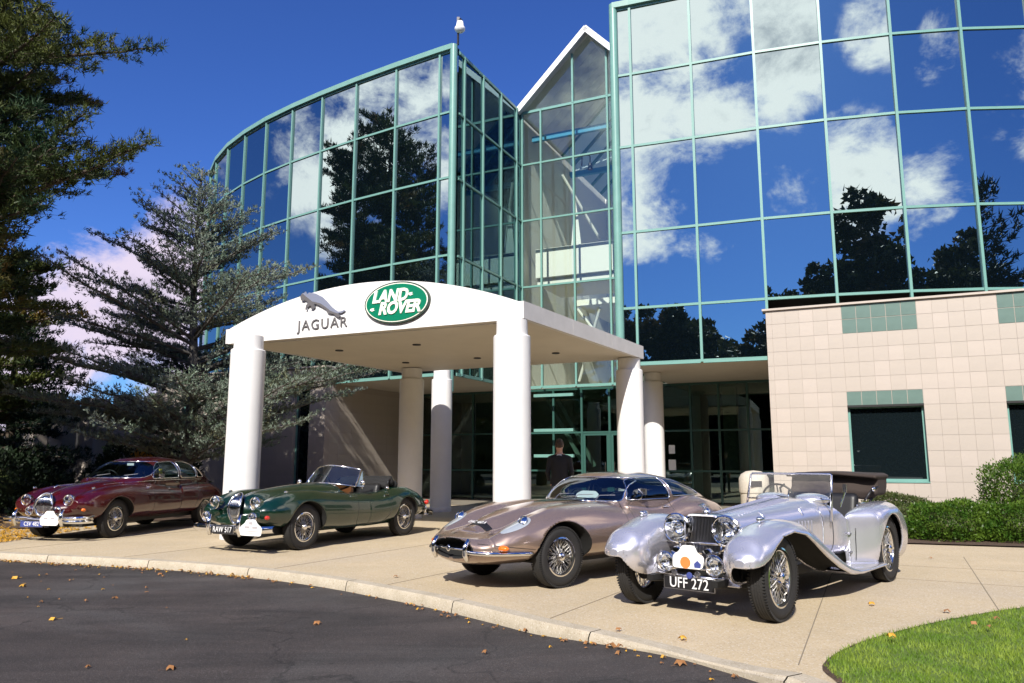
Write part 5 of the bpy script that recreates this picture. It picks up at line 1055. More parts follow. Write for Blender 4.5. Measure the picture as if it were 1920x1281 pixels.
# ================================================================== MAROON SALOON
paint('paint_maroon', (.050, .0014, .003), .0, .25, coat=1., back=(.02, .015, .012))
def saloon():
    F0 = np.array([-7.15, 14.237]); R0 = np.array([-6.619, 17.019]); a = R0 - F0; WB = np.linalg.norm(a); a /= WB; n_ = np.array([a[1], -a[0]]); O = F0 - .79 * n_
    car = car_root('maroon_saloon', O, a, 'maroon four door saloon with rounded roof and chrome grille at the far left')
    main = Loft([(-3.88, 0, .2, .42, .54, .60, 2.), (-3.75, 0, .55, .36, .56, .70, 2.2), (-3.35, 0, .72, .30, .58, .84, 2.5), (-2.83, 0, .79, .26, .60, .91, 2.8), (-2.1, 0, .83, .24, .60, .95, 3.0), (-1.2, 0, .84, .24, .60, .97, 3.0), (-.6, 0, .83, .25, .60, .96, 2.8), (0, 0, .80, .27, .58, .88, 2.5),
                 (.4, 0, .75, .31, .56, .80, 2.3), (.65, 0, .64, .36, .54, .72, 2.2), (.78, 0, .48, .40, .53, .66, 2.1), (.85, 0, .25, .45, .53, .60, 2.)])
    bon = Loft([(-1.0, 0, .50, .7, .94, 1.03, 2.3), (-.6, 0, .44, .7, .90, 1.01, 2.2), (-.1, 0, .36, .65, .84, .965, 2.1), (.35, 0, .28, .6, .76, .90, 2.), (.62, 0, .20, .55, .70, .83, 2.0), (.76, 0, .13, .5, .64, .76, 2.), (.82, 0, .06, .5, .62, .70, 2)])
    fen = Loft([(-1.4, .62, .14, .5, .75, .93, 2.2), (-.7, .60, .24, .35, .62, .94, 2.4), (-.1, .59, .26, .30, .60, .915, 2.3), (.3, .58, .25, .33, .60, .87, 2.2), (.55, .56, .22, .38, .60, .81, 2.1), (.72, .54, .16, .46, .62, .745, 2.0), (.80, .53, .09, .54, .63, .69, 2.)])
    hau = Loft([(-1.9, .6, .2, .4, .7, .93, 2.4), (-2.5, .60, .245, .32, .62, .94, 2.4), (-3.0, .58, .25, .32, .60, .90, 2.3), (-3.45, .52, .22, .35, .58, .80, 2.2), (-3.78, .42, .14, .42, .56, .66, 2.)])
    cab = Loft([(-.52, 0, .50, .7, .92, 1.00, 2.3), (-.70, 0, .66, .7, .95, 1.08, 2.4), (-.9, 0, .71, .7, .96, 1.22, 2.5), (-1.1, 0, .735, .7, .97, 1.34, 2.6), (-1.35, 0, .745, .7, .98, 1.42, 2.6), (-1.8, 0, .75, .7, .98, 1.455, 2.6), (-2.3, 0, .74, .7, .98, 1.43, 2.5), (-2.65, 0, .70, .7, .97, 1.35, 2.4), (-2.95, 0, .64, .7, .95, 1.20, 2.3), (-3.2, 0, .55, .7, .90, 1.04, 2.2), (-3.5, 0, .4, .65, .8, .88, 2.)], bow=.13)
    hull = lambda x, y, z: smin(smin(smin(smin(main(x, y, z), fen(x, y, z), .07), hau(x, y, z), .08), bon(x, y, z), .06), cab(x, y, z), .035)
    def arch(x, y, z): return np.minimum(np.maximum(ycyl(x, z, 0, .33, .395), .42 - y), np.maximum(np.maximum(ycyl(x, z, -WB, .30, .37), .45 - y), z - .56))
    F = lambda x, y, z: smax(hull(x, y, z), -arch(x, y, z), .012)
    ws = polyg(rounded([(-.69, 1.05), (.69, 1.05), (.61, 1.35), (-.61, 1.35)], .10)); wsg = lambda x, y, z: np.where(x > -1.22, ws(y, z), -1)
    d1 = rounded([(-1.02, 1.03), (-1.17, 1.24), (-1.35, 1.335), (-1.80, 1.36), (-1.81, 1.03)], .05); d2 = rounded([(-1.88, 1.03), (-1.88, 1.36), (-2.25, 1.35), (-2.42, 1.29), (-2.44, 1.03)], .05); d3 = rounded([(-2.49, 1.03), (-2.48, 1.27), (-2.64, 1.17), (-2.76, 1.03)], .04)
    dp1 = rounded([(-.98, .32), (-.95, .92), (-1.02, 1.0), (-1.845, 1.0), (-1.845, .32)], .05); dp2 = rounded([(-1.85, .32), (-1.85, 1.0), (-2.55, 1.0), (-2.42, .72), (-2.32, .32)], .06)
    parts, FF = carve(F, (-3.95, -.92, .2), (.95, .92, 1.5), .020, [('wheel_well', 'well', lambda x, y, z: np.where(x > -1.2, .006 - arch(x, np.abs(y), z), -1), True), ('rear_wheel_well', 'well', lambda x, y, z: .006 - arch(x, np.abs(y), z), True), ('windscreen', 'car_glass', wsg),
        ('door_window', 'car_glass', poly_side(*d1), True), ('rear_door_window', 'car_glass', poly_side(*d2), True), ('quarter_window', 'car_glass', poly_side(*d3), True), ('door', 'paint_maroon', poly_side(*dp1), True), ('rear_door', 'paint_maroon', poly_side(*dp2), True)], car, default=('body', 'paint_maroon'))
    trim(FF, [(-.70, 1.045), (.70, 1.045), (.615, 1.355), (-.615, 1.355)], 'windscreen_trim', 'chrome', car, 'x', .012, -.42, False, round_=.11)
    for d in (d1, d2, d3): trim(FF, d, 'window_trim', 'chrome', car, r=.010, round_=0)
    seam(FF, dp1, car, True); seam(FF, dp2, car, True); trim(FF, [(-.2, .955 - .02), (-.9, .985), (-1.8, .995), (-2.7, .985)], 'waist_strip', 'chrome', car, r=.006, closed=False)
    for sg in (1, -1): seam(FF, [(-.78, sg * .50), (-.2, sg * .40), (.3, sg * .32), (.68, sg * .2)], car, axis='z')
    trim(FF, [(.70, 0), (0, 0), (-.5, 0)], 'bonnet_strip', 'chrome', car, 'z', .008, 1.2, False, False)
    # grille
    gp = lambda t: (.168 * abs(math.cos(t)) ** .7 * (1 if math.cos(t) > 0 else -1) * (1.0 if math.sin(t) < 0 else (1 - .25 * math.sin(t))), .615 + .19 * math.sin(t))
    X_ = lambda z: np.interp(z, [.42, .60, .72, .82], [.83, .85, .83, .76])
    gr = MB(); gr.tube([(X_(gp(t)[1]) + .02, *gp(t)) for t in np.linspace(0, 2 * math.pi, 41)[:-1]], .024, 8, closed=True); g = gr.build('grille_surround', 'chrome', car, smooth=True)
    bk = MB(); bk.add([(X_(gp(t)[1]) - .0, *gp(t)) for t in np.linspace(0, 2 * math.pi, 41)[:-1]], [tuple(range(40))]); bk.build('grille_back', 'grille_dark', g)
    for k in range(13):
        y = -.14 + .28 * k / 12; sp = math.sqrt(max(0, 1 - (y / .168) ** 2)); s_ = MB(); zz = np.linspace(.615 - .18 * sp, .615 + .175 * sp, 6); s_.tube([(X_(z) + .016, y, z) for z in zz], .007 if k != 6 else .012, 5); s_.build('slat', 'chrome', g, smooth=True)
    m = MB(); m.tube([(.66, 0, .895), (.60, 0, .93), (.54, 0, .925), (.48, 0, .905)], [.012, .02, .016, .008], 8); m.build('bonnet_mascot', 'chrome', car, smooth=True)
    for sg in (1, -1):
        lamp(car, (.785, sg * .425, .695), .098, .15); lamp(car, (.86, sg * .27, .515), .078, .08, 'fog_lamp')
        m = MB(); m.sphere((.70, sg * .66, .53), 1, 10, (.05, .04, .035)); m.build('indicator_lamp', 'amber', car, smooth=True); m = MB(); m.sphere((.42, sg * .60, .885), 1, 10, (.05, .018, .025)); m.build('side_lamp', 'chrome', car, smooth=True)
        m = MB(); m.tube([(.94, sg * .46, .27), (.98, sg * .46, .37), (.975, sg * .46, .46), (.93, sg * .46, .54)], [.028, .04, .038, .02], 8); m.build('overrider', 'chrome', car, smooth=True)
        m = MB(); q = wrap(FF, [(-1.68, .94), (-1.78, .94)], 'y', 1.1, sg, .018); m.tube(q, .011, 6); q = wrap(FF, [(-2.36, .94), (-2.46, .94)], 'y', 1.1, sg, .018); m.tube(q, .011, 6); m.build('door_handle', 'chrome', car)
        m = MB(); q = wrap(FF, [(-1.16, 1.02)], 'y', 1.1, sg, .0)[0]; m.tube([q, q + [0, sg * .07, .03]], .008, 6); m.box(q + np.array([0, sg * .09, .06]), (.03, .11, .075)); m.build('door_mirror', 'chrome', car, smooth=40)
    def bumper(x, wdt, z=.365, hh=.062, s_=1):
        pts = [(x - s_ * .30, -wdt, z), (x - s_ * .14, -wdt * .985, z), (x - s_ * .04, -wdt * .93, z)] + [(x + s_ * .02 * math.cos(t * math.pi / 2), t * wdt * .85, z - .03 * (1 - abs(t)) * (abs(t) < .3)) for t in np.linspace(-1, 1, 11)] + [(x - s_ * .04, wdt * .93, z), (x - s_ * .14, wdt * .985, z), (x - s_ * .30, wdt, z)]
        m = MB(); rows = []
        for p in pts:
            p = np.array(p, float); rows.append([p + [-.02 * s_, 0, -hh], p + [.012 * s_, 0, -hh * .85], p + [.022 * s_, 0, -hh * .4], p + [.010 * s_, 0, -.01], p + [.010 * s_, 0, .01], p + [.022 * s_, 0, hh * .4], p + [.012 * s_, 0, hh * .85], p + [-.02 * s_, 0, hh]])
        m.grid(rows); return m.build('bumper', 'chrome', car, smooth=True)
    bumper(.92, .81); bumper(-3.94, .82, s_=-1)
    plate(car, 'CSV 482', (.975, -.10, .30), .44, .10, m='blue_badge', ts=.10)
    cp = rounded([(-.17, -.09), (.17, -.09), (.19, .03), (.10, .10), (.07, .15), (-.07, .15), (-.10, .10), (-.19, .03)], .04); m = MB(); m.prism(cp, (.985, .25, .37), (0, 1, 0), (0, 0, 1), (1, 0, 0), .006); rp_ = m.build('rally_plate', 'paper_white', car); m = MB(); m.box((.992, .25, .345), (.002, .28, .012)); m.box((.992, .25, .315), (.002, .22, .010)); m.box((.992, .18, .40), (.002, .08, .03)); m.box((.992, .31, .40), (.002, .08, .03)); m.build('rally_plate_print', 'print_grey', rp_)
    seat(car, (-1.55, .36, .45), .5, hgt=.52); seat(car, (-1.55, -.36, .45), .5, hgt=.52); seat(car, (-2.45, 0, .45), 1.2, hgt=.5); steering(car, (-1.22, -.36, 1.0), .20, .35)
    d = MB(); d.box((-.98, 0, .96), (.10, 1.2, .14)); d.build('dashboard', 'wood_dash', car); d = MB(); d.box((-1.8, 0, .40), (2.2, 1.4, .03)); d.build('cabin_floor', 'leather_dark', car)
    m = MB(); m.box((-1.13, .13, 1.30), (.004, .15, .045)); m.build('windscreen_sticker', 'paper_white', car); m = MB(); m.prism([(-.05, 0), (.05, 0), (.05, .17), (-.05, .17)], (-1.30, .70, 1.04), (1, 0, 0), (0, -.1, 1), (0, 1, 0), .004); m.build('window_card', 'yellow_card', car)
    m = MB()
    for y in (-.3, .3): m.tube([(-.55 - .1 * y * y, y, 1.02), (-.70 - .1 * y * y, y + .03, 1.09), (-.76 - .1 * y * y, y + .28, 1.12)], .005, 5)
    m.build('wiper', 'steel', car)
    add_wheels(car, 'm', .335, .205, .16, WB, .695, 54)
    u = MB(); u.box((-1.5, 0, .29), (4.2, 1.15, .12)); u.tube([(0, -.6, .3), (0, .6, .3)], .03, 6); u.build('underframe', 'black', car); return car
saloon()

# ================================================================== SILVER OPEN ROADSTER
paint('paint_silver', (.68, .68, .77), .72, .26, coat=.8, back=(.02, .02, .022))
def roadster():
    F0 = np.array([2.332, 6.85]); R0 = np.array([4.356, 9.103]); a = R0 - F0; WB = np.linalg.norm(a); a /= WB; n_ = np.array([a[1], -a[0]]); O = F0 - .745 * n_
    car = car_root('silver_roadster', O, a, 'silver open roadster with separate swept wings and big round headlamps, nearest the camera'); R = .362
    body = Loft([(-3.95, 0, .34, .42, .56, .70, 3), (-3.75, 0, .42, .36, .60, .78, 3.4), (-3.3, 0, .48, .32, .62, .88, 3.6), (-2.9, 0, .50, .30, .64, .93, 3.8), (-2.5, 0, .50, .28, .64, .93, 3.8), (-2.15, 0, .47, .28, .64, .945, 3.4), (-1.9, 0, .43, .28, .64, .955, 3.1), (-1.2, 0, .335, .30, .62, .915, 3.0), (-.6, 0, .255, .32, .60, .875, 3.0), (-.15, 0, .195, .35, .60, .845, 3.2)])
    cut = lambda x, y, z: np.maximum(rbox(x, y, z, (-2.60, 0, .98), (.42, .44, .58), .07), -(z - .40))
    zd = lambda x: np.interp(x, [-3.05, -2.95, -2.90, -2.84, -2.76, -2.66, -2.56, -2.42, -2.26, -2.12, -2.02], [.96, .955, .90, .72, .635, .612, .625, .70, .80, .895, .97])
    door = lambda x, y, z: np.maximum(np.maximum(zd(x) - z, .36 - y), np.maximum(x + 2.03, -3.0 - x))
    # front wing: bulbous crown, hollow below
    wing = Loft([(.562, .62, .015, .50, .52, .535, 2.), (.555, .62, .06, .46, .52, .565, 2.), (.535, .62, .11, .40, .52, .60, 2.), (.49, .61, .16, .36, .52, .64, 2.1), (.41, .60, .195, .30, .535, .72, 2.2), (.27, .595, .218, .25, .56, .765, 2.2), (.07, .60, .220, .2, .61, .82, 2.2), (-.17, .605, .220, .2, .66, .84, 2.2), (-.42, .608, .214, .2, .65, .82, 2.3), (-.65, .61, .205, .2, .58, .745, 2.6), (-.95, .615, .195, .15, .46, .60, 2.8), (-1.25, .62, .19, .1, .345, .455, 3.), (-1.55, .62, .185, .05, .26, .335, 3.2), (-1.85, .62, .18, .1, .225, .265, 3.4), (-2.3, .62, .175, .18, .215, .24, 3.6), (-2.75, .62, .165, .18, .215, .24, 3.6)])
    def zcut(x, y):
        base = np.interp(x, [-2.8, -1.9, -1.55, -1.25, -.95, -.65, -.42, -.17, .05, .22, .34, .44, .55], [.205, .205, .235, .325, .45, .595, .695, .735, .71, .635, .56, .51, .48])
        inner = np.interp(x, [-1.2, -.6, -.1, .1, .45], [.40, .42, .40, .28, .28]); k = np.clip((y - .44) / .13, 0, 1); k = k * k * (3 - 2 * k); return np.minimum(base, inner * (1 - k) + base * k)
    def fwing(x, y, z):
        o = wing(x, y, z); s = smax(o, -(o + .034), .006); return smax(s, zcut(x, y) - z, .010)
    # valance joining the wings below the radiator
    val = lambda x, y, z: np.maximum(np.abs(x - np.interp(z, [.24, .32, .5, .66], [.22, .20, .12, .0])) - .017, np.maximum(y - .46, np.maximum(z - (.325 + .32 * np.clip((y - .25) / .18, 0, 1) ** 1.6), .27 - z)))
    rw = Loft([(-2.40, .48, .03, .18, .5, .74, 2.6), (-2.44, .50, .07, .18, .5, .775, 2.8), (-2.52, .54, .13, .18, .56, .805, 2.8), (-2.62, .585, .185, .18, .62, .835, 2.7), (-2.72, .605, .195, .18, .66, .855, 2.6), (-2.85, .61, .197, .2, .71, .875, 2.5), (-3.0, .61, .195, .2, .745, .885, 2.4), (-3.2, .61, .195, .2, .745, .89, 2.3), (-3.42, .61, .19, .2, .68, .82, 2.3), (-3.58, .61, .18, .2, .56, .70, 2.2), (-3.66, .61, .15, .2, .46, .56, 2.2), (-3.69, .61, .08, .3, .42, .48, 2)])
    def rwing(x, y, z):
        o = rw(x, y, z); s = smax(o, -np.maximum(o + .034, x + 2.62), .006); s = np.maximum(s, -np.maximum(ycyl(x, z, -WB, R, .395), .50 - y)); return np.maximum(s, .215 - z)
    board = lambda x, y, z: rbox(x, y, z, (-2.2, .60, .222), (.45, .175, .016), .014)
    fill = lambda x, y, z: rbox(x, y, z, (-2.75, .52, .50), (.16, .10, .30), .03)     # panel between door and rear wing
    def bodyF(x, y, z): return np.maximum(body(x, y, z), -door(x, y, z))
    def F(x, y, z):
        b = smax(bodyF(x, y, z), -cut(x, y, z), .012); w = smin(fwing(x, y, z), board(x, y, z), .015); d = smin(b, w, .012); d = smin(d, rwing(x, y, z), .03); d = np.minimum(d, val(x, y, z)); return d
    dp = rounded([(-2.10, .34), (-2.06, .86), (-2.2, .84), (-2.42, .70), (-2.6, .615), (-2.76, .63), (-2.80, .70), (-2.82, .34)], .03)
    bn = lambda x, y, z: np.where((x > -1.86) & (np.abs(y) < .45) & (z > .50) & (body(x, np.abs(y), z) > -.02) & (fwing(x, np.abs(y), z) > .012), .01, -.01)
    parts, FF = carve(F, (-4.05, -.9, .18), (.74, .9, 1.0), .0135, [('cockpit_lining', 'leather_black', lambda x, y, z: np.where((cut(x, np.abs(y), z) < .012), .01, -.01)),
        ('wing_underside', 'well', lambda x, y, z: np.where(((wing(x, np.abs(y), z) < -.024) & (zcut(x, np.abs(y)) - z < -.006) & (x < .7) & (x > -1.8) & (np.abs(body(x, np.abs(y), z)) > .004)) | ((rw(x, np.abs(y), z) < -.024) & (x < -2.625) & (x > -3.7) & (ycyl(x, z, -WB, R, .395) > .004)), .01, -.01)),
        ('bonnet', 'paint_silver', bn)], car, default=('body', 'paint_silver'))
    q = [(-2.075, .36), (-2.06, .6), (-2.05, .90)]
    bf = lambda x, y, z: body(x, np.abs(y), z)
    trim(bf, q, 'door_gap', 'rubber', car, r=.005, closed=False, off=0); trim(bf, [(-1.86, .45), (-1.86, .7), (-1.86, .85)], 'bonnet_beading', 'chrome', car, r=.006, closed=False)
    trim(FF, [(-2.435, .27), (-2.435, .50), (-2.44, .62)], 'wing_piping', 'rubber', car, r=.0055, closed=False, off=0)
    trim(FF, [(-.2, 0), (-1.0, 0), (-1.9, 0)], 'bonnet_hinge', 'steel', car, 'z', .005, 1.0, False, False)
    for k in range(2):
        for sg in (1, -1):
            lv = MB()
            for i in range(20):
                x = -.45 - i * .062
                if k == 0: qq = wrap(bf, [(x, .60), (x - .012, .74)], 'y', .6, sg, .004)
                else: qq = wrap(bf, [(x, sg * .055), (x, sg * .16)], 'z', 1.0, 1, .004)
                lv.tube(qq, .0055, 4)
            o = lv.build('louvre_row', 'paint_silver', car); o['kind'] = 'stuff'
    bs = MB()
    for sg in (1, -1):
        for x in (-.8, -1.5): qq = wrap(bf, [(x, .80), (x - .0, .86)], 'y', .6, sg, .008); bs.tube(qq, .008, 5)
    bs.build('bonnet_catch', 'chrome', car)
    # radiator shell and grille
    rp = rounded([(-.185, .50), (-.195, .70), (-.18, .862), (.18, .862), (.195, .70), (.185, .50)], .07, 6); sh = MB(); rows = []
    for x, s_ in ((-.17, 1.0), (-.02, 1.02), (.0, 1.0), (.005, .93), (-.03, .90)): rows.append([(x, y * s_, .66 + (z - .66) * s_) for y, z in rp])
    sh.grid(rows, closed=True); g = sh.build('radiator_shell', 'chrome', car, smooth=50)
    bk = MB(); bk.prism([(y * .9, (z - .66) * .9) for y, z in rp], (-.06, 0, .66), (0, 1, 0), (0, 0, 1), (1, 0, 0), .01); bk.build('grille_back', 'grille_dark', g)
    for k in range(22):
        y = -.158 + .316 * k / 21; s_ = MB(); s_.box((-.025, y, .675), (.014, .005, .335)); s_.build('grille_bar', 'steel', g)
    m = MB(); m.lathe([(0, .05), (.02, .045), (.035, .02), (.038, 0)], (-.09, 0, .872), n=16); m.tube([(-.09, 0, .915), (-.02, 0, .95), (.06, 0, .955), (-.02, 0, .935), (-.14, 0, .925)], [.012, .02, .010, .015, .006], 8); m.build('radiator_cap_mascot', 'chrome', car, smooth=True)
    # lamps
    for sg in (1, -1):
        lamp(car, (.03, sg * .252, .728), .136, .22); lamp(car, (.27, sg * .245, .445), .090, .11, 'fog_lamp')
        m = MB(); m.tube([(-.02, sg * .252, .62), (-.02, sg * .24, .50), (-.02, sg * .2, .42)], .016, 8); m.tube([(.24, sg * .245, .37), (.24, sg * .245, .31)], .012, 6); m.build('lamp_bracket', 'chrome', car)
        m = MB(); m.lathe([(.0, .04), (.045, .035), (.06, 0), (.045, -.03), (.02, -.09), (.015, -.16)], (.20, sg * .155, .53), (1, 0, 0), 18); m.build('horn', 'chrome', car, smooth=50)
        m = MB(); m.sphere((.04, sg * .60, .85), 1, 12, (.06, .02, .028)); m.sphere((.10, sg * .60, .85), 1, 10, (.02, .024, .026)); m.build('side_lamp', 'chrome', car, smooth=True)
    m = MB(); m.tube([(.0, -.40, .60), (.0, .40, .60)], .013, 8); m.tube([(.28, -.34, .335), (.29, 0, .335), (.28, .34, .335)], .013, 8); m.tube([(.24, -.33, .40), (.24, .33, .40)], .010, 8); m.build('badge_bar', 'chrome', car, smooth=True)
    for y, mm_, zz in ((-.13, 'chrome', .36), (.02, 'blue_badge', .345), (.10, 'chrome', .36)):
        m = MB(); m.lathe([(0, .008), (.028, .006), (.03, 0), (0, 0)], (.31, y, zz), (1, 0, 0), 16); m.build('badge', mm_, car, smooth=40)
    cp = rounded([(-.15, -.06), (.15, -.06), (.165, .05), (.09, .08), (.07, .14), (-.06, .14), (-.09, .08), (-.15, .05)], .035); m = MB(); m.prism(cp, (.295, .0, .465), (0, 1, 0), (-.1, 0, 1), (1, 0, .1), .006); pl = m.build('rally_plate', 'paper_white', car)
    m = MB(); m.lathe([(0, .003), (.052, .003), (.052, 0)], (.304, -.02, .455), (1, 0, 0), 20); m.build('orange_roundel', 'orange_disc', pl); m = MB(); m.prism([(-.03, -.04), (.03, -.04), (.035, .0), (0, .03), (-.035, .0)], (.303, .10, .45), (0, 1, 0), (0, 0, 1), (1, 0, 0), .003); m.build('blue_crest', 'blue_badge', pl)
    plate(car, 'UFF 272', (.30, .01, .272), .50, .108, ts=.13, sx=.86)
    # chassis, axle, springs, dampers
    m = MB(); m.tube([(0, -.62, .34), (0, -.35, .29), (0, .35, .29), (0, .62, .34)], .028, 8)
    for sg in (1, -1): m.box((-.05, sg * .32, .31), (.95, .06, .05)); m.tube([(.42, sg * .32, .30), (0, sg * .32, .25), (-.45, sg * .32, .30)], .022, 6); m.box((-1.9, sg * .36, .27), (3.7, .07, .08)); m.tube([(.1, sg * .55, .36), (.1, sg * .36, .33)], .015, 6)
    m.tube([(-WB, -.6, R), (-WB, .6, R)], .04, 8); m.sphere((-WB, 0, R), .11, 12); m.box((-1.0, 0, .42), (1.7, .34, .26)); m.box((-2.4, 0, .30), (2.6, .8, .06)); m.build('chassis', 'black', car)
    # windscreen: flat upright glass in a chrome frame, wipers, small aero screens
    x0, x1, z0, z1, yw = -2.00, -2.09, .93, 1.215, .48
    def wp(y, t): return (x0 + (x1 - x0) * t, y * (1 - .03 * t), z0 + (z1 - z0) * t)
    m = MB(); m.add([wp(-yw, .02), wp(yw, .02), wp(yw, 1), wp(-yw, 1)], [(0, 1, 2, 3)]); m.build('windscreen', 'clear_glass', car)
    m = MB(); pts = [wp(-yw, -.75), wp(-yw, .96), wp(-yw * .97, 1), wp(yw * .97, 1), wp(yw, .96), wp(yw, -.75)]; m.tube(pts, .013, 6); m.tube([wp(-yw, .02), wp(yw, .02)], .010, 6)
    m.tube([wp(0.0, .02), wp(0.0, .22)], .008, 6); m.build('windscreen_frame', 'chrome', car, smooth=True)
    m = MB()
    for y, s_ in ((-.36, 1), (.0, 1)): m.tube([(-1.985, y, .945), (-1.99, y + .20, .975), (-2.0, y + .38, .95)], .006, 5)
    m.build('wiper', 'rubber', car)
    m = MB(); m.grid([[( -2.14, y, .955 + dz) for y in np.linspace(-.42, -.10, 5)] for dz in (0, .10)]); m.build('aero_screen', 'clear_glass', car)
    for yy in (.22, -.22):
        def sc(x, y, z): d = ell3(x, y, z, (-2.12, yy, .93), (.20, .20, .075)); return d
        carve(sc, (-2.4, yy - .25, .8), (-1.85, yy + .25, 1.1), .03, [], car, default=('scuttle_hump', 'paint_silver'), sym=False)
    steering(car, (-2.28, -.22, .90), .20, .28); m = MB(); m.box((-2.19, 0, .82), (.03, .82, .18)); m.build('dashboard', 'leather_black', car)
    seat(car, (-2.68, .22, .40), .40, 'leather_black', .48); seat(car, (-2.68, -.22, .40), .40, 'leather_black', .48)
    m = MB(); m.tube([(-2.20, .50, .86), (-2.20, .56, 1.02)], .010, 6); m.box((-2.20, .56, 1.06), (.015, .04, .09)); m.build('door_mirror', 'chrome', car)
    m = MB(); m.tube([(-2.36, .52, .56), (-2.42, .52, .56)], .012, 6); m.tube([(-2.36, .52, .36), (-2.42, .52, .36)], .012, 6); m.build('door_hinge', 'steel', car)
    # hood folded high over the tail under a dark cover
    def Hd(x, y, z):
        wv = .010 * np.sin(y * 17 + 1) + .008 * np.sin(z * 40 + y * 5); b = rbox(x + (z - 1.1) * .35 + wv, y, z, (-3.45, .06, 1.08), (.20, .53, .135), .05); c = caps(x, y, z + wv, (-3.28, -.42, .97), (-3.28, .50, .97), .06, .06); t = rbox(x + wv, y, z - .02 * np.cos(y * 4), (-3.40, .06, 1.19), (.25, .55, .022), .02); return smin(smin(b, c, .03), t, .015)
    carve(Hd, (-3.85, -.72, .85), (-2.95, .72, 1.32), .018, [], car, default=('folded_hood', 'soft_top'), sym=False)
    for sg in (1, -1): m = MB(); m.tube([(-3.02, sg * .50, .90), (-3.12, sg * .56, 1.02), (-3.3, sg * .58, 1.06)], .013, 6); m.tube([(-3.2, sg * .50, .88), (-3.35, sg * .54, .98)], .013, 6); m.build('hood_frame', 'metal_dark', car, smooth=True)
    m = MB(); m.sphere((-3.10, .585, 1.03), 1, 10, (.045, .02, .03)); m.build('hood_clip', 'chrome', car, smooth=True)
    m = MB(); m.lathe([(.05, 0), (.05, .03), (.03, .045), (0, .05)], (-3.6, .3, .80), n=16); m.build('fuel_cap', 'chrome', car, smooth=50)
    m = MB(); m.sphere((-3.66, .62, .52), 1, 10, (.03, .035, .05)); m.build('tail_lamp', 'red_lens', car, smooth=True)
    add_wheels(car, 's', R, .242, .150, WB, .665, 60, steer=0)
    return car
roadster()
# ================================================================== TREES AND SHRUBS
mat('bark', (.10, .075, .055), .9, noise=.5, nscale=6, bump=.6, bscale=25)
mat('bark_grey', (.13, .12, .11), .9, noise=.4, nscale=6, bump=.5, bscale=25)
leafmat('cedar_needles', (.125, .175, .12), (.22, .265, .215), 1.4, trans=.15, c3=(.22, .20, .09))
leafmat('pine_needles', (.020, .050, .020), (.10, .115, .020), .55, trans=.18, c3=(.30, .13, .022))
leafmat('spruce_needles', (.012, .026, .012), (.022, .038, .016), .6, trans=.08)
leafmat('oak_leaves', (.030, .042, .014), (.05, .055, .018), .3, trans=.2, c3=(.16, .08, .02))
leafmat('hedge_leaves', (.04, .10, .012), (.10, .17, .02), 5., trans=.25, rough=.4)
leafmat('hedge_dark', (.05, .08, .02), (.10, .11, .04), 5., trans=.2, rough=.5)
leafmat('bush_yellow', (.45, .24, .03), (.30, .18, .03), 4., trans=.3)
class RS:
    def __init__(s, seed): s.r = np.random.RandomState(seed)
def tris(P, Dr, rg, L, Wd, m, spread=.9):
    """m slender leaf triangles at each point, scattered round direction Dr"""
    n = len(P); P = np.repeat(P, m, 0); Dr = np.repeat(Dr, m, 0); d = Dr + rg.normal(0, spread, (n * m, 3)) * .6; d /= np.linalg.norm(d, axis=1)[:, None]
    l = (L * rg.uniform(.6, 1.3, n * m))[:, None]; s = np.cross(d, rg.normal(0, 1, (n * m, 3))); s /= np.linalg.norm(s, axis=1)[:, None] + 1e-9
    w = (Wd * rg.uniform(.7, 1.3, n * m))[:, None]; o = P + rg.normal(0, L * .25, (n * m, 3))
    return np.stack([o - s * w * .5, o + s * w * .5, o + d * l], 1).reshape(-1, 3)
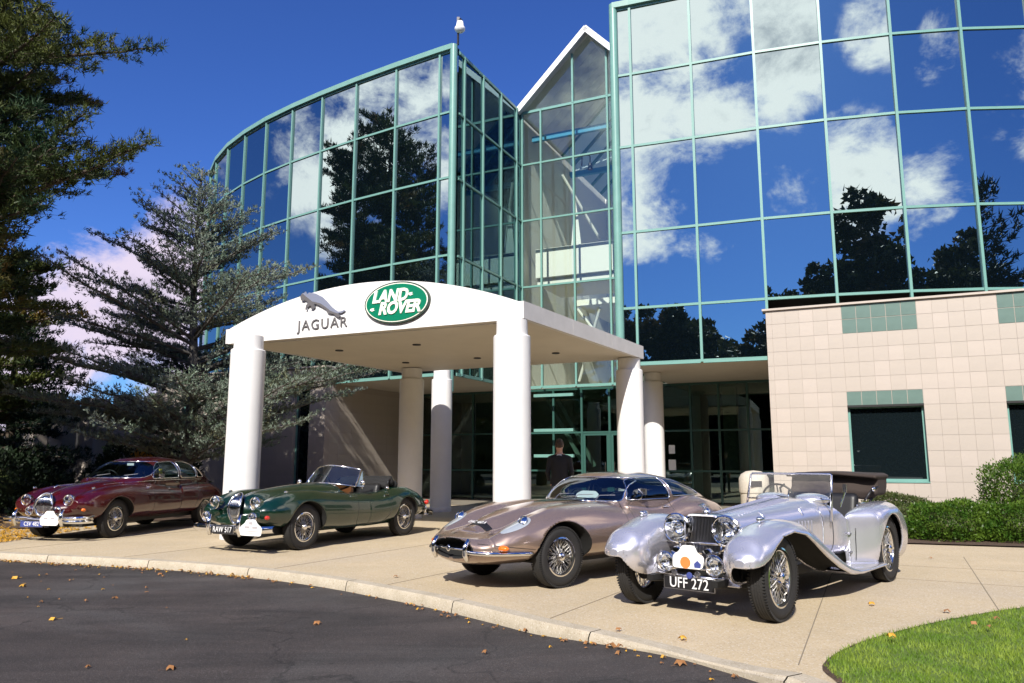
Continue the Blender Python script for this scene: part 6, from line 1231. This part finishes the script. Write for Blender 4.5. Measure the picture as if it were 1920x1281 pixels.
def conifer(name, loc, H, R0, seed, needles, bark, label, group=None, trunk_r=.22, rfun=None, per=2, rise=.25, dens=1., tuft=.13, tw=.03, nt_=6, base=.1, lean=(0, 0), upfork=0, cat='tree', flat=.25, azfun=None, sub_step=.28, spread=.9):
    rg = np.random.RandomState(seed); root = empty(name, loc); tag(root, label, cat, group)
    wood = MB(); pts = []; zs = np.linspace(0, H, 9)
    tp = lambda z: np.array([lean[0] * (z / H) ** 1.3 + .10 * math.sin(z * .9 + seed), lean[1] * (z / H) ** 1.3 + .10 * math.cos(z * 1.1 + seed), z])
    wood.tube([tp(z) for z in zs], [max(.02, trunk_r * (1 - .92 * z / H)) for z in zs], 9)
    TP, TD = [], []
    z = H * base
    while z < H * .99:
        t = z / H
        for _ in range(per):
            az = rg.uniform(0, 2 * math.pi); Lb = (rfun(t) if rfun else (1 - t)) * R0 * rg.uniform(.70, 1.06)
            if azfun: Lb *= azfun(az, t)
            if Lb < .12: continue
            nb = max(4, int(Lb / .35)); p = tp(z); up = rise * rg.uniform(.4, 1.5) + .45 * t ** 2; bp = [p]; d0 = np.array([math.cos(az), math.sin(az), up]); side = np.array([-math.sin(az), math.cos(az), 0]); bend = rg.uniform(-.25, .25)
            for k in range(1, nb + 1):
                f = k / nb; d = d0 + side * bend * f + Z3 * (-.35 * f + .28 * f * f * 1.6 * (1 - t)) * (1 - t) + rg.normal(0, .07, 3); bp.append(bp[-1] + d * Lb / nb / np.linalg.norm(d0))
            r_ = .012 + trunk_r * .28 * (Lb / R0) * (1 - .5 * t); wood.tube(bp, [r_ * (1 - .85 * k / nb) + .004 for k in range(nb + 1)], 5, caps=False)
            bpa = np.array(bp); seg = np.linspace(.12, 1, max(3, int(Lb / sub_step * dens)))
            for f in seg:
                i = min(int(f * nb), nb - 1); q = bpa[i] + (bpa[i + 1] - bpa[i]) * (f * nb - i); dd = bpa[i + 1] - bpa[i]; dd /= np.linalg.norm(dd)
                for sg in (-1, 1):
                    ls = Lb * .34 * (1.05 - f) * rg.uniform(.5, 1.2) + .18; sd = dd * .75 + np.array([-dd[1], dd[0], 0]) * sg + Z3 * rg.uniform(-.05, flat + .15); sd /= np.linalg.norm(sd); e = q + sd * ls
                    if ls > .25: wood.tube([q, e], [.008, .003], 3, caps=False)
                    kk = max(2, int(ls / .11)); ff = rg.uniform(.1, 1, kk)[:, None]; TP.append(q + (e - q) * ff + rg.normal(0, .035, (kk, 3))); TD.append(np.tile(sd * .6 + Z3 * .55, (kk, 1)))
                TP.append(q[None] + rg.normal(0, .03, (2, 3))); TD.append(np.tile(dd * .4 + Z3 * .7, (2, 1)))
        z += H * rg.uniform(.012, .024) / max(dens, .4)
    wood.build('trunk', bark, root, smooth=True)
    P = np.concatenate(TP); Dn = np.concatenate(TD); Vn = tris(P, Dn, rg, tuft, tw, nt_, spread)
    o = np_mesh('crown', Vn, np.arange(len(Vn)).reshape(-1, 3), needles, root, smooth=False)
    return root, len(Vn) // 3
# blue cedar in front of the left wing
c1, n1_ = conifer('cedar_tree', (-8.5, 20.3, 0), 9.3, 5.3, 11, 'cedar_needles', 'bark_grey', 'grey green blue cedar with open layered boughs growing in front of the left glass wing', trunk_r=.20,
    rfun=lambda t: (.78 if t < .14 else 1.0 if t < .34 else max(.08, 1.0 - (t - .34) * 1.42)), per=2, rise=.27, dens=1.25, tuft=.080, tw=.030, nt_=6, base=.14, lean=(-.1, 0), sub_step=.24, azfun=lambda az, t: .62 if (-2.6 < (az + math.pi) % (2 * math.pi) - math.pi < -.9 and t < .35) else 1)
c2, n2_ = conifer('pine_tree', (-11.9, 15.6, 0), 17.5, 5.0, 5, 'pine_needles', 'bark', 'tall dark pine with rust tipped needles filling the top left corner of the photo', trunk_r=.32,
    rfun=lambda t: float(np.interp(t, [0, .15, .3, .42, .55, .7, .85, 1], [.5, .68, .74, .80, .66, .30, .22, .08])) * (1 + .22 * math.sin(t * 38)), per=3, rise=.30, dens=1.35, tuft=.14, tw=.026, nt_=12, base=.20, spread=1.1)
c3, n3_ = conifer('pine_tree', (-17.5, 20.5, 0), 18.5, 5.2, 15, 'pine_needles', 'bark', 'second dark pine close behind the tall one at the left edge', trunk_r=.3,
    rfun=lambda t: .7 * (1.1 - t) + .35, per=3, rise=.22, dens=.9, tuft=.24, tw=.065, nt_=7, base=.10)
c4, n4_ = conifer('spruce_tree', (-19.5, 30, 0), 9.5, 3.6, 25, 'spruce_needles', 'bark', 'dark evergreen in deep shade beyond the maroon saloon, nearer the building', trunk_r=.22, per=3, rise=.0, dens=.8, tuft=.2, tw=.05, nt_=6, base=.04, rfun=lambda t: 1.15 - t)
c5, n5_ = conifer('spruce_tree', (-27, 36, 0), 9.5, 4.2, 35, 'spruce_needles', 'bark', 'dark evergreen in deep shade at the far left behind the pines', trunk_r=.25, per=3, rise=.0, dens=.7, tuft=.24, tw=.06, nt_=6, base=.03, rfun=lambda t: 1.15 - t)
print('tris', n1_, n2_, n3_, n4_, n5_)
def clone_tree(src, loc, rz, sc, label, group=None):
    r = src.copy(); COL.objects.link(r); r.location = loc; r.rotation_euler = (0, 0, rz); r.scale = (sc,) * 3; r['label'] = label
    if group: r['group'] = group
    elif 'group' in r: del r['group']
    for ch in src.children: c = ch.copy(); COL.objects.link(c); c.parent = r
    return r
clone_tree(c5, (-34, 30, 0), 2., 1.1, 'dark evergreen at the outermost left, half hidden behind the second pine')
clone_tree(c3, (-26.5, 21.5, 0), 2.2, 1.12, 'dark pine beside the left glass wing, seen mirrored in its panes', 'pines mirrored in the glass')
clone_tree(c3, (-29, 14, 0), 4.2, 1.15, 'dark pine beside the drive, seen mirrored in the left wing panes nearest the corner post', 'pines mirrored in the glass')
# broadleaved trees behind the camera, seen mirrored in the right wing
def broadleaf(loc, H, R0, seed, label, group, leaf='oak_leaves', dens=1.):
    rg = np.random.RandomState(seed); root = empty('oak_tree', loc); tag(root, label, 'tree', group); wood = MB(); P = []
    wood.tube([(0, 0, 0), (.1, 0, H * .25), (0, .2, H * .5), (.2, 0, H * .8)], [.45, .38, .28, .06], 8)
    for k in range(26):
        az = rg.uniform(0, 6.28); z0 = H * rg.uniform(.22, .7); t = z0 / H; L = R0 * rg.uniform(.6, 1.05) * (1.25 - abs(t - .45) * 1.2); el = rg.uniform(.15, .9); d = np.array([math.cos(az) * math.cos(el), math.sin(az) * math.cos(el), math.sin(el)]); a = np.array([0, 0, z0]); pts = [a, a + d * L * .5 + rg.normal(0, .3, 3), a + d * L]; wood.tube(pts, [.13, .07, .02], 5)
        for j in range(13):
            f = rg.uniform(.3, 1.05); c = a + d * L * f + rg.normal(0, .9, 3); wood.tube([a + d * L * f * .9, c], [.03, .01], 3, caps=False); r = rg.uniform(.5, 1.15); m = int(95 * dens); q = rg.normal(0, 1, (m, 3)); q /= np.linalg.norm(q, axis=1)[:, None]; P.append(c + q * r * rg.uniform(.4, 1.05, (m, 1)) * np.array([1, 1, .6]))
    wood.build('trunk', 'bark', root, smooth=True); P = np.concatenate(P); P = P[P[:, 2] < H]; Vn = tris(P, np.tile([0, 0, .3], (len(P), 1)), rg, .50, .42, 1, 1.2)
    np_mesh('crown', Vn, np.arange(len(Vn)).reshape(-1, 3), leaf, root, smooth=False); return root
G = 'trees across the drive mirrored in the right wing'
b1 = broadleaf((8.5, -27, 0), 23.5, 8.5, 3, 'big round crowned oak mirrored in the middle of the right glass wing', G)
b2 = broadleaf((-16, -22, 0), 15.2, 7, 4, 'lower broad tree mirrored beside the corner post of the right wing', G)
clone_tree(b2, (-8, -25, 0), 2, .80, 'low tree mirrored in the right wing, next towards the oak', G); clone_tree(b1, (19.5, -28, 0), 1.3, .88, 'oak mirrored just right of the tallest crown in the right wing', G)
clone_tree(b1, (40, -22, 0), 3, .70, 'oak mirrored at the right edge of the glass wing', G); clone_tree(b2, (-25, -18, 0), 4, 1.0, 'broad tree mirrored at the lowest row of panes', G); clone_tree(b2, (1, -32, 0), 5, .95, 'tree standing behind the tallest mirrored oak', G)
clone_tree(b1, (-5.0, -27, 0), 4, .80, 'oak mirrored at the left flank of the tallest crown in the right wing', G); clone_tree(b1, (14.5, -30, 0), 2.2, .95, 'oak mirrored between the tallest crown and its right neighbour', G); clone_tree(b1, (25, -26, 0), 5, .80, 'oak mirrored left of the dark conifer', G)
clone_tree(b2, (28, -30, 0), .5, 1.15, 'tree mirrored below the spire of the conifer', G)
clone_tree(c5, (31.5, -24, 0), 1, 2.35, 'tall dark spired conifer mirrored near the right edge of the glass wing', G)
clone_tree(b1, (-36, -8, 0), 3, .72, 'oak at the left of the drive, mirrored in the storefront', G); clone_tree(b2, (-44, 8, 0), 1, 1.2, 'broad tree across the drive at the far left, mirrored in the left wing', G)
clone_tree(b2, (52, -8, 0), 1, 1.1, 'broad tree far to the right of the drive behind the lawn', G)
# undergrowth behind the cars at the left, dark shrubs
def shrub(name, c, rad, n, leaf, label, seed, L=.045, Wd=.035, lumps=5, group=None, cat='hedge', power=2.6, inner=True):
    rg = np.random.RandomState(seed); root = empty(name, (c[0], c[1], 0)); tag(root, label, cat, group)
    q = rg.normal(0, 1, (n, 3)); q[:, 2] = np.abs(q[:, 2]) - .15; q /= (np.abs(q) ** power).sum(1)[:, None] ** (1 / power)
    ph = rg.uniform(0, 6, 6); bump = 1 + .055 * np.sin(q[:, 0] * lumps + ph[0]) * np.cos(q[:, 1] * lumps + ph[1]) + .045 * np.sin(q[:, 2] * lumps * 2 + q[:, 0] * 5 + ph[2]) + rg.normal(0, .022, n)
    dep = np.where(rg.rand(n) < .7, rg.uniform(.93, 1.03, n), rg.uniform(.6, .95, n)); P = q * (bump * dep)[:, None] * np.array([rad[0], rad[1], c[2]]); P = P[P[:, 2] > .03]
    Vn = tris(P, np.tile([0, -.2, .7], (len(P), 1)) + P / np.array(rad[:2] + (c[2],)) * .8, rg, L, Wd, 1, 1.0)
    np_mesh('foliage', Vn, np.arange(len(Vn)).reshape(-1, 3), leaf, root, smooth=False)
    st = MB()
    for k in range(14):
        az = rg.uniform(0, 6.28); st.tube([(rad[0] * .2 * math.cos(az), rad[1] * .2 * math.sin(az), 0), (rad[0] * .75 * math.cos(az), rad[1] * .75 * math.sin(az), c[2] * rg.uniform(.5, .85))], [.018, .006], 4)
    st.build('stems', 'bark', root)
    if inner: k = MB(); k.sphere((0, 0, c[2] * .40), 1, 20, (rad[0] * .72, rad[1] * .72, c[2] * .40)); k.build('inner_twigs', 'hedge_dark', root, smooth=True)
    return root
shrub('hedge_shrub', (10.75, 15.0, 1.44), (1.55, 1.15), 36000, 'hedge_leaves', 'tall clipped green shrub at the right edge in front of the tiled wall', 1, power=3.6)
shrub('hedge_shrub', (7.75, 13.85, .63), (.78, .62), 13000, 'hedge_leaves', 'low rounded green shrub nearest the silver roadster', 2)
shrub('hedge_shrub', (8.95, 13.55, .65), (.98, .62), 15000, 'hedge_leaves', 'low rounded green shrub in front of the tall clipped one', 3)
shrub('hedge_shrub', (10.8, 13.3, .72), (1.1, .62), 11000, 'hedge_leaves', 'low green shrub cut off by the right edge', 6)
shrub('hedge_shrub', (8.15, 16.6, .66), (.85, .6), 9000, 'hedge_dark', 'olive shrub against the tiled wall behind the rear wing of the silver roadster', 4)
shrub('dry_shrub', (7.35, 14.9, .45), (.42, .4), 2600, 'hedge_dark', 'sparse brownish shrub between the roadster and the green shrubs', 5, inner=False)
shrub('yellow_bush', (-9.75, 20.4, 1.62), (.38, .35), 900, 'bush_yellow', 'small bush with yellow autumn leaves behind the roof of the maroon saloon', 7, L=.07, Wd=.06, cat='bush', inner=False)
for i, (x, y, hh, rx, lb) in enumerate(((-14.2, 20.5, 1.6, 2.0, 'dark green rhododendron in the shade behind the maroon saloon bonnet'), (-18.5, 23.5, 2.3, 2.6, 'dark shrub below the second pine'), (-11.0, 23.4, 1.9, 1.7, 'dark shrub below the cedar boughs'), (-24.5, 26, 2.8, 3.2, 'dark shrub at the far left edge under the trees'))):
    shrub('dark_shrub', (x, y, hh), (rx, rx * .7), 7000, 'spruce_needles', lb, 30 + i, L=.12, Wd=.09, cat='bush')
# ================================================================== PERSON AND FAR WOODS
mat('skin', (.50, .29, .21), .5, bump=.03); mat('cloth_black', (.010, .010, .013), .8, bump=.2, bscale=90); mat('cloth_navy', (.010, .012, .022), .8, bump=.2, bscale=90); mat('hair_brown', (.05, .028, .015), .6, bump=.6, bscale=150); mat('shoe_black', (.008, .008, .008), .3); mat('shirt_white', (.6, .6, .6), .7)
def person():
    P = empty('person', (1.0, 16.35, .004), math.radians(-8)); tag(P, 'man in dark jacket and trousers standing in the shade by the entrance doors', 'person')
    C = caps
    def body(x, y, z):      # x: his left(+)/right, y: back(+)/front(-)
        ax = np.abs(x)
        head = smin(ell3(x, y, z, (0, -.005, 1.70), (.078, .098, .115)), ell3(x, y, z, (0, -.03, 1.635), (.055, .068, .065)), .04)
        nose = C(x, y, z, (0, -.10, 1.70), (0, -.122, 1.672), .009, .014); ears = ell3(ax, y, z, (.080, .005, 1.69), (.012, .022, .032)); brow = C(ax, y, z, (.012, -.094, 1.722), (.045, -.085, 1.722), .009, .007); eye = ell3(ax, y, z, (.031, -.093, 1.708), (.014, .012, .009)); lip = C(ax, y, z, (0, -.098, 1.640), (.022, -.090, 1.641), .008, .005)
        h = smin(smin(smin(head, nose, .015), ears, .008), brow, .012); h = smin(smax(h, -eye, .008), lip, .008)
        h = smin(h, C(x, y, z, (0, .01, 1.46), (0, .0, 1.62), .062, .058), .03)
        tor = smin(smin(ell3(x, y, z, (0, .0, 1.27), (.185, .125, .24)), ell3(x, y, z, (0, 0, 1.02), (.165, .12, .17)), .09), C(x, y, z, (-.16, .01, 1.42), (.16, .01, 1.42), .062, .062), .07)
        arm = smin(C(ax, y, z, (.205, .01, 1.405), (.255, .02, 1.13), .058, .047), C(ax, y, z, (.255, .02, 1.13), (.225, -.06, .885), .047, .036), .02)
        hand = ell3(ax, y, z, (.222, -.075, .825), (.022, .042, .052))
        for i, (dy, l) in enumerate(((-.030, .062), (-.010, .072), (.010, .068), (.028, .052))):
            k = C(ax, y, z, (.220, -.078 + dy, .790), (.214, -.085 + dy, .790 - l * .55), .0095, .0085); k = smin(k, C(ax, y, z, (.214, -.085 + dy, .790 - l * .55), (.200, -.082 + dy, .790 - l), .0085, .007), .004); hand = smin(hand, k, .006)
        hand = smin(hand, C(ax, y, z, (.212, -.105, .845), (.198, -.128, .795), .012, .009), .010)
        arm = smin(arm, hand, .015)
        leg = smin(C(ax, y, z, (.095, .0, .93), (.105, -.01, .50), .098, .062), C(ax, y, z, (.105, -.01, .50), (.115, .015, .10), .060, .046), .02)
        foot = smin(C(ax, y, z, (.12, .03, .06), (.135, -.12, .045), .046, .042), ell3(ax, y, z, (.14, -.17, .040), (.045, .07, .038)), .03)
        d = smin(smin(h, tor, .05), arm, .03); d = smin(d, smin(leg, foot, .03), .04); return np.maximum(d, .002 - z)
    V, Q = sdf_net(body, (-.36, -.30, -.01), (.36, .22, 1.86), .012); V = newton(lambda x, y, z: body(x, y, z), V, .012); c = V[Q].mean(1)
    o = np_mesh('body', V, Q, 'skin', P); me = o.data
    for m in ('cloth_black', 'cloth_navy', 'shoe_black', 'shirt_white'): me.materials.append(M[m])
    x, y, z = c.T; ax = np.abs(x); idx = np.zeros(len(c), int); idx[(z < 1.50)] = 1; idx[(z > 1.475) & (z < 1.50) & (ax < .05) & (y < 0)] = 4
    idx[(z < .90) & (ax < .185)] = 2; idx[(z < .885) & (ax > .172) & (y < .03)] = 0; idx[z < .085] = 3; me.polygons.foreach_set('material_index', idx.astype(np.int32))
    def hair(x, y, z):
        o_ = ell3(x, y, z, (0, .008, 1.715), (.090, .108, .118)); return np.maximum(o_, -np.minimum(np.maximum(z - 1.755 + (y + .1) * .4, y - .045), 9) if False else np.maximum(o_, (1.762 - (y + .10) * 1.05) - z))
    carve(hair, (-.12, -.14, 1.55), (.12, .16, 1.86), .012, [], P, default=('hair', 'hair_brown'))
    m = MB()
    for sg in (1, -1): m.sphere((sg * .031, -.089, 1.708), .009, 10)
    m.build('eyes', 'shirt_white', P, smooth=True)
person()
# far woods across the road: one mass that closes the view behind the camera (seen only as reflection)
rg = np.random.RandomState(9); P = []
for k in range(520):
    az = rg.uniform(math.radians(-118), math.radians(120)); R_ = rg.uniform(62, 82); h_ = rg.uniform(9, 14); c = np.array([math.sin(az) * R_, -math.cos(az) * R_, 0]); q = rg.normal(0, 1, (190, 3)); q /= np.linalg.norm(q, axis=1)[:, None]; q[:, 2] = q[:, 2] * h_ * .5 + h_ * .5; q[:, :2] *= rg.uniform(3, 5); P.append(c + q)
P = np.concatenate(P); P = P[P[:, 2] > 0]; Vn = tris(P, np.tile([0, 0, .3], (len(P), 1)), rg, 1.5, 1.5, 1, 1.2)
tag(np_mesh('far_woods', Vn, np.arange(len(Vn)).reshape(-1, 3), 'oak_leaves', None, smooth=False), 'dark belt of woods across the road, mirrored low in the glass', kind='stuff')
# notices and small things at the storefront
mb = MB(); mb.box(W(2.25, SV - .03, 1.75), (.20, .006, .28), (U3, V3, Z3)); mb.box(W(2.25, SV - .03, 1.25), (.24, .006, .34), (U3, V3, Z3)); sub(mb, 'window_notice', 'paper_white')
st = empty('brochure_stand', tuple(W(.95, 13.0, .004))); tag(st, 'small white brochure stand beside the entrance doors', 'stand')
MB().box((0, 0, .05), (.4, .3, .03)).build('foot', 'metal_dark', st); MB().tube([(0, 0, .05), (0, 0, 1.5)], .015, 6).build('pole', 'metal_dark', st)
for k in range(3): MB().box((0, -.03, .62 + k * .34), (.34, .02, .26), ((.9, -.42, 0), (.42, .9, .25), (0, 0, 1))).build('brochure_panel', 'paper_white', st)
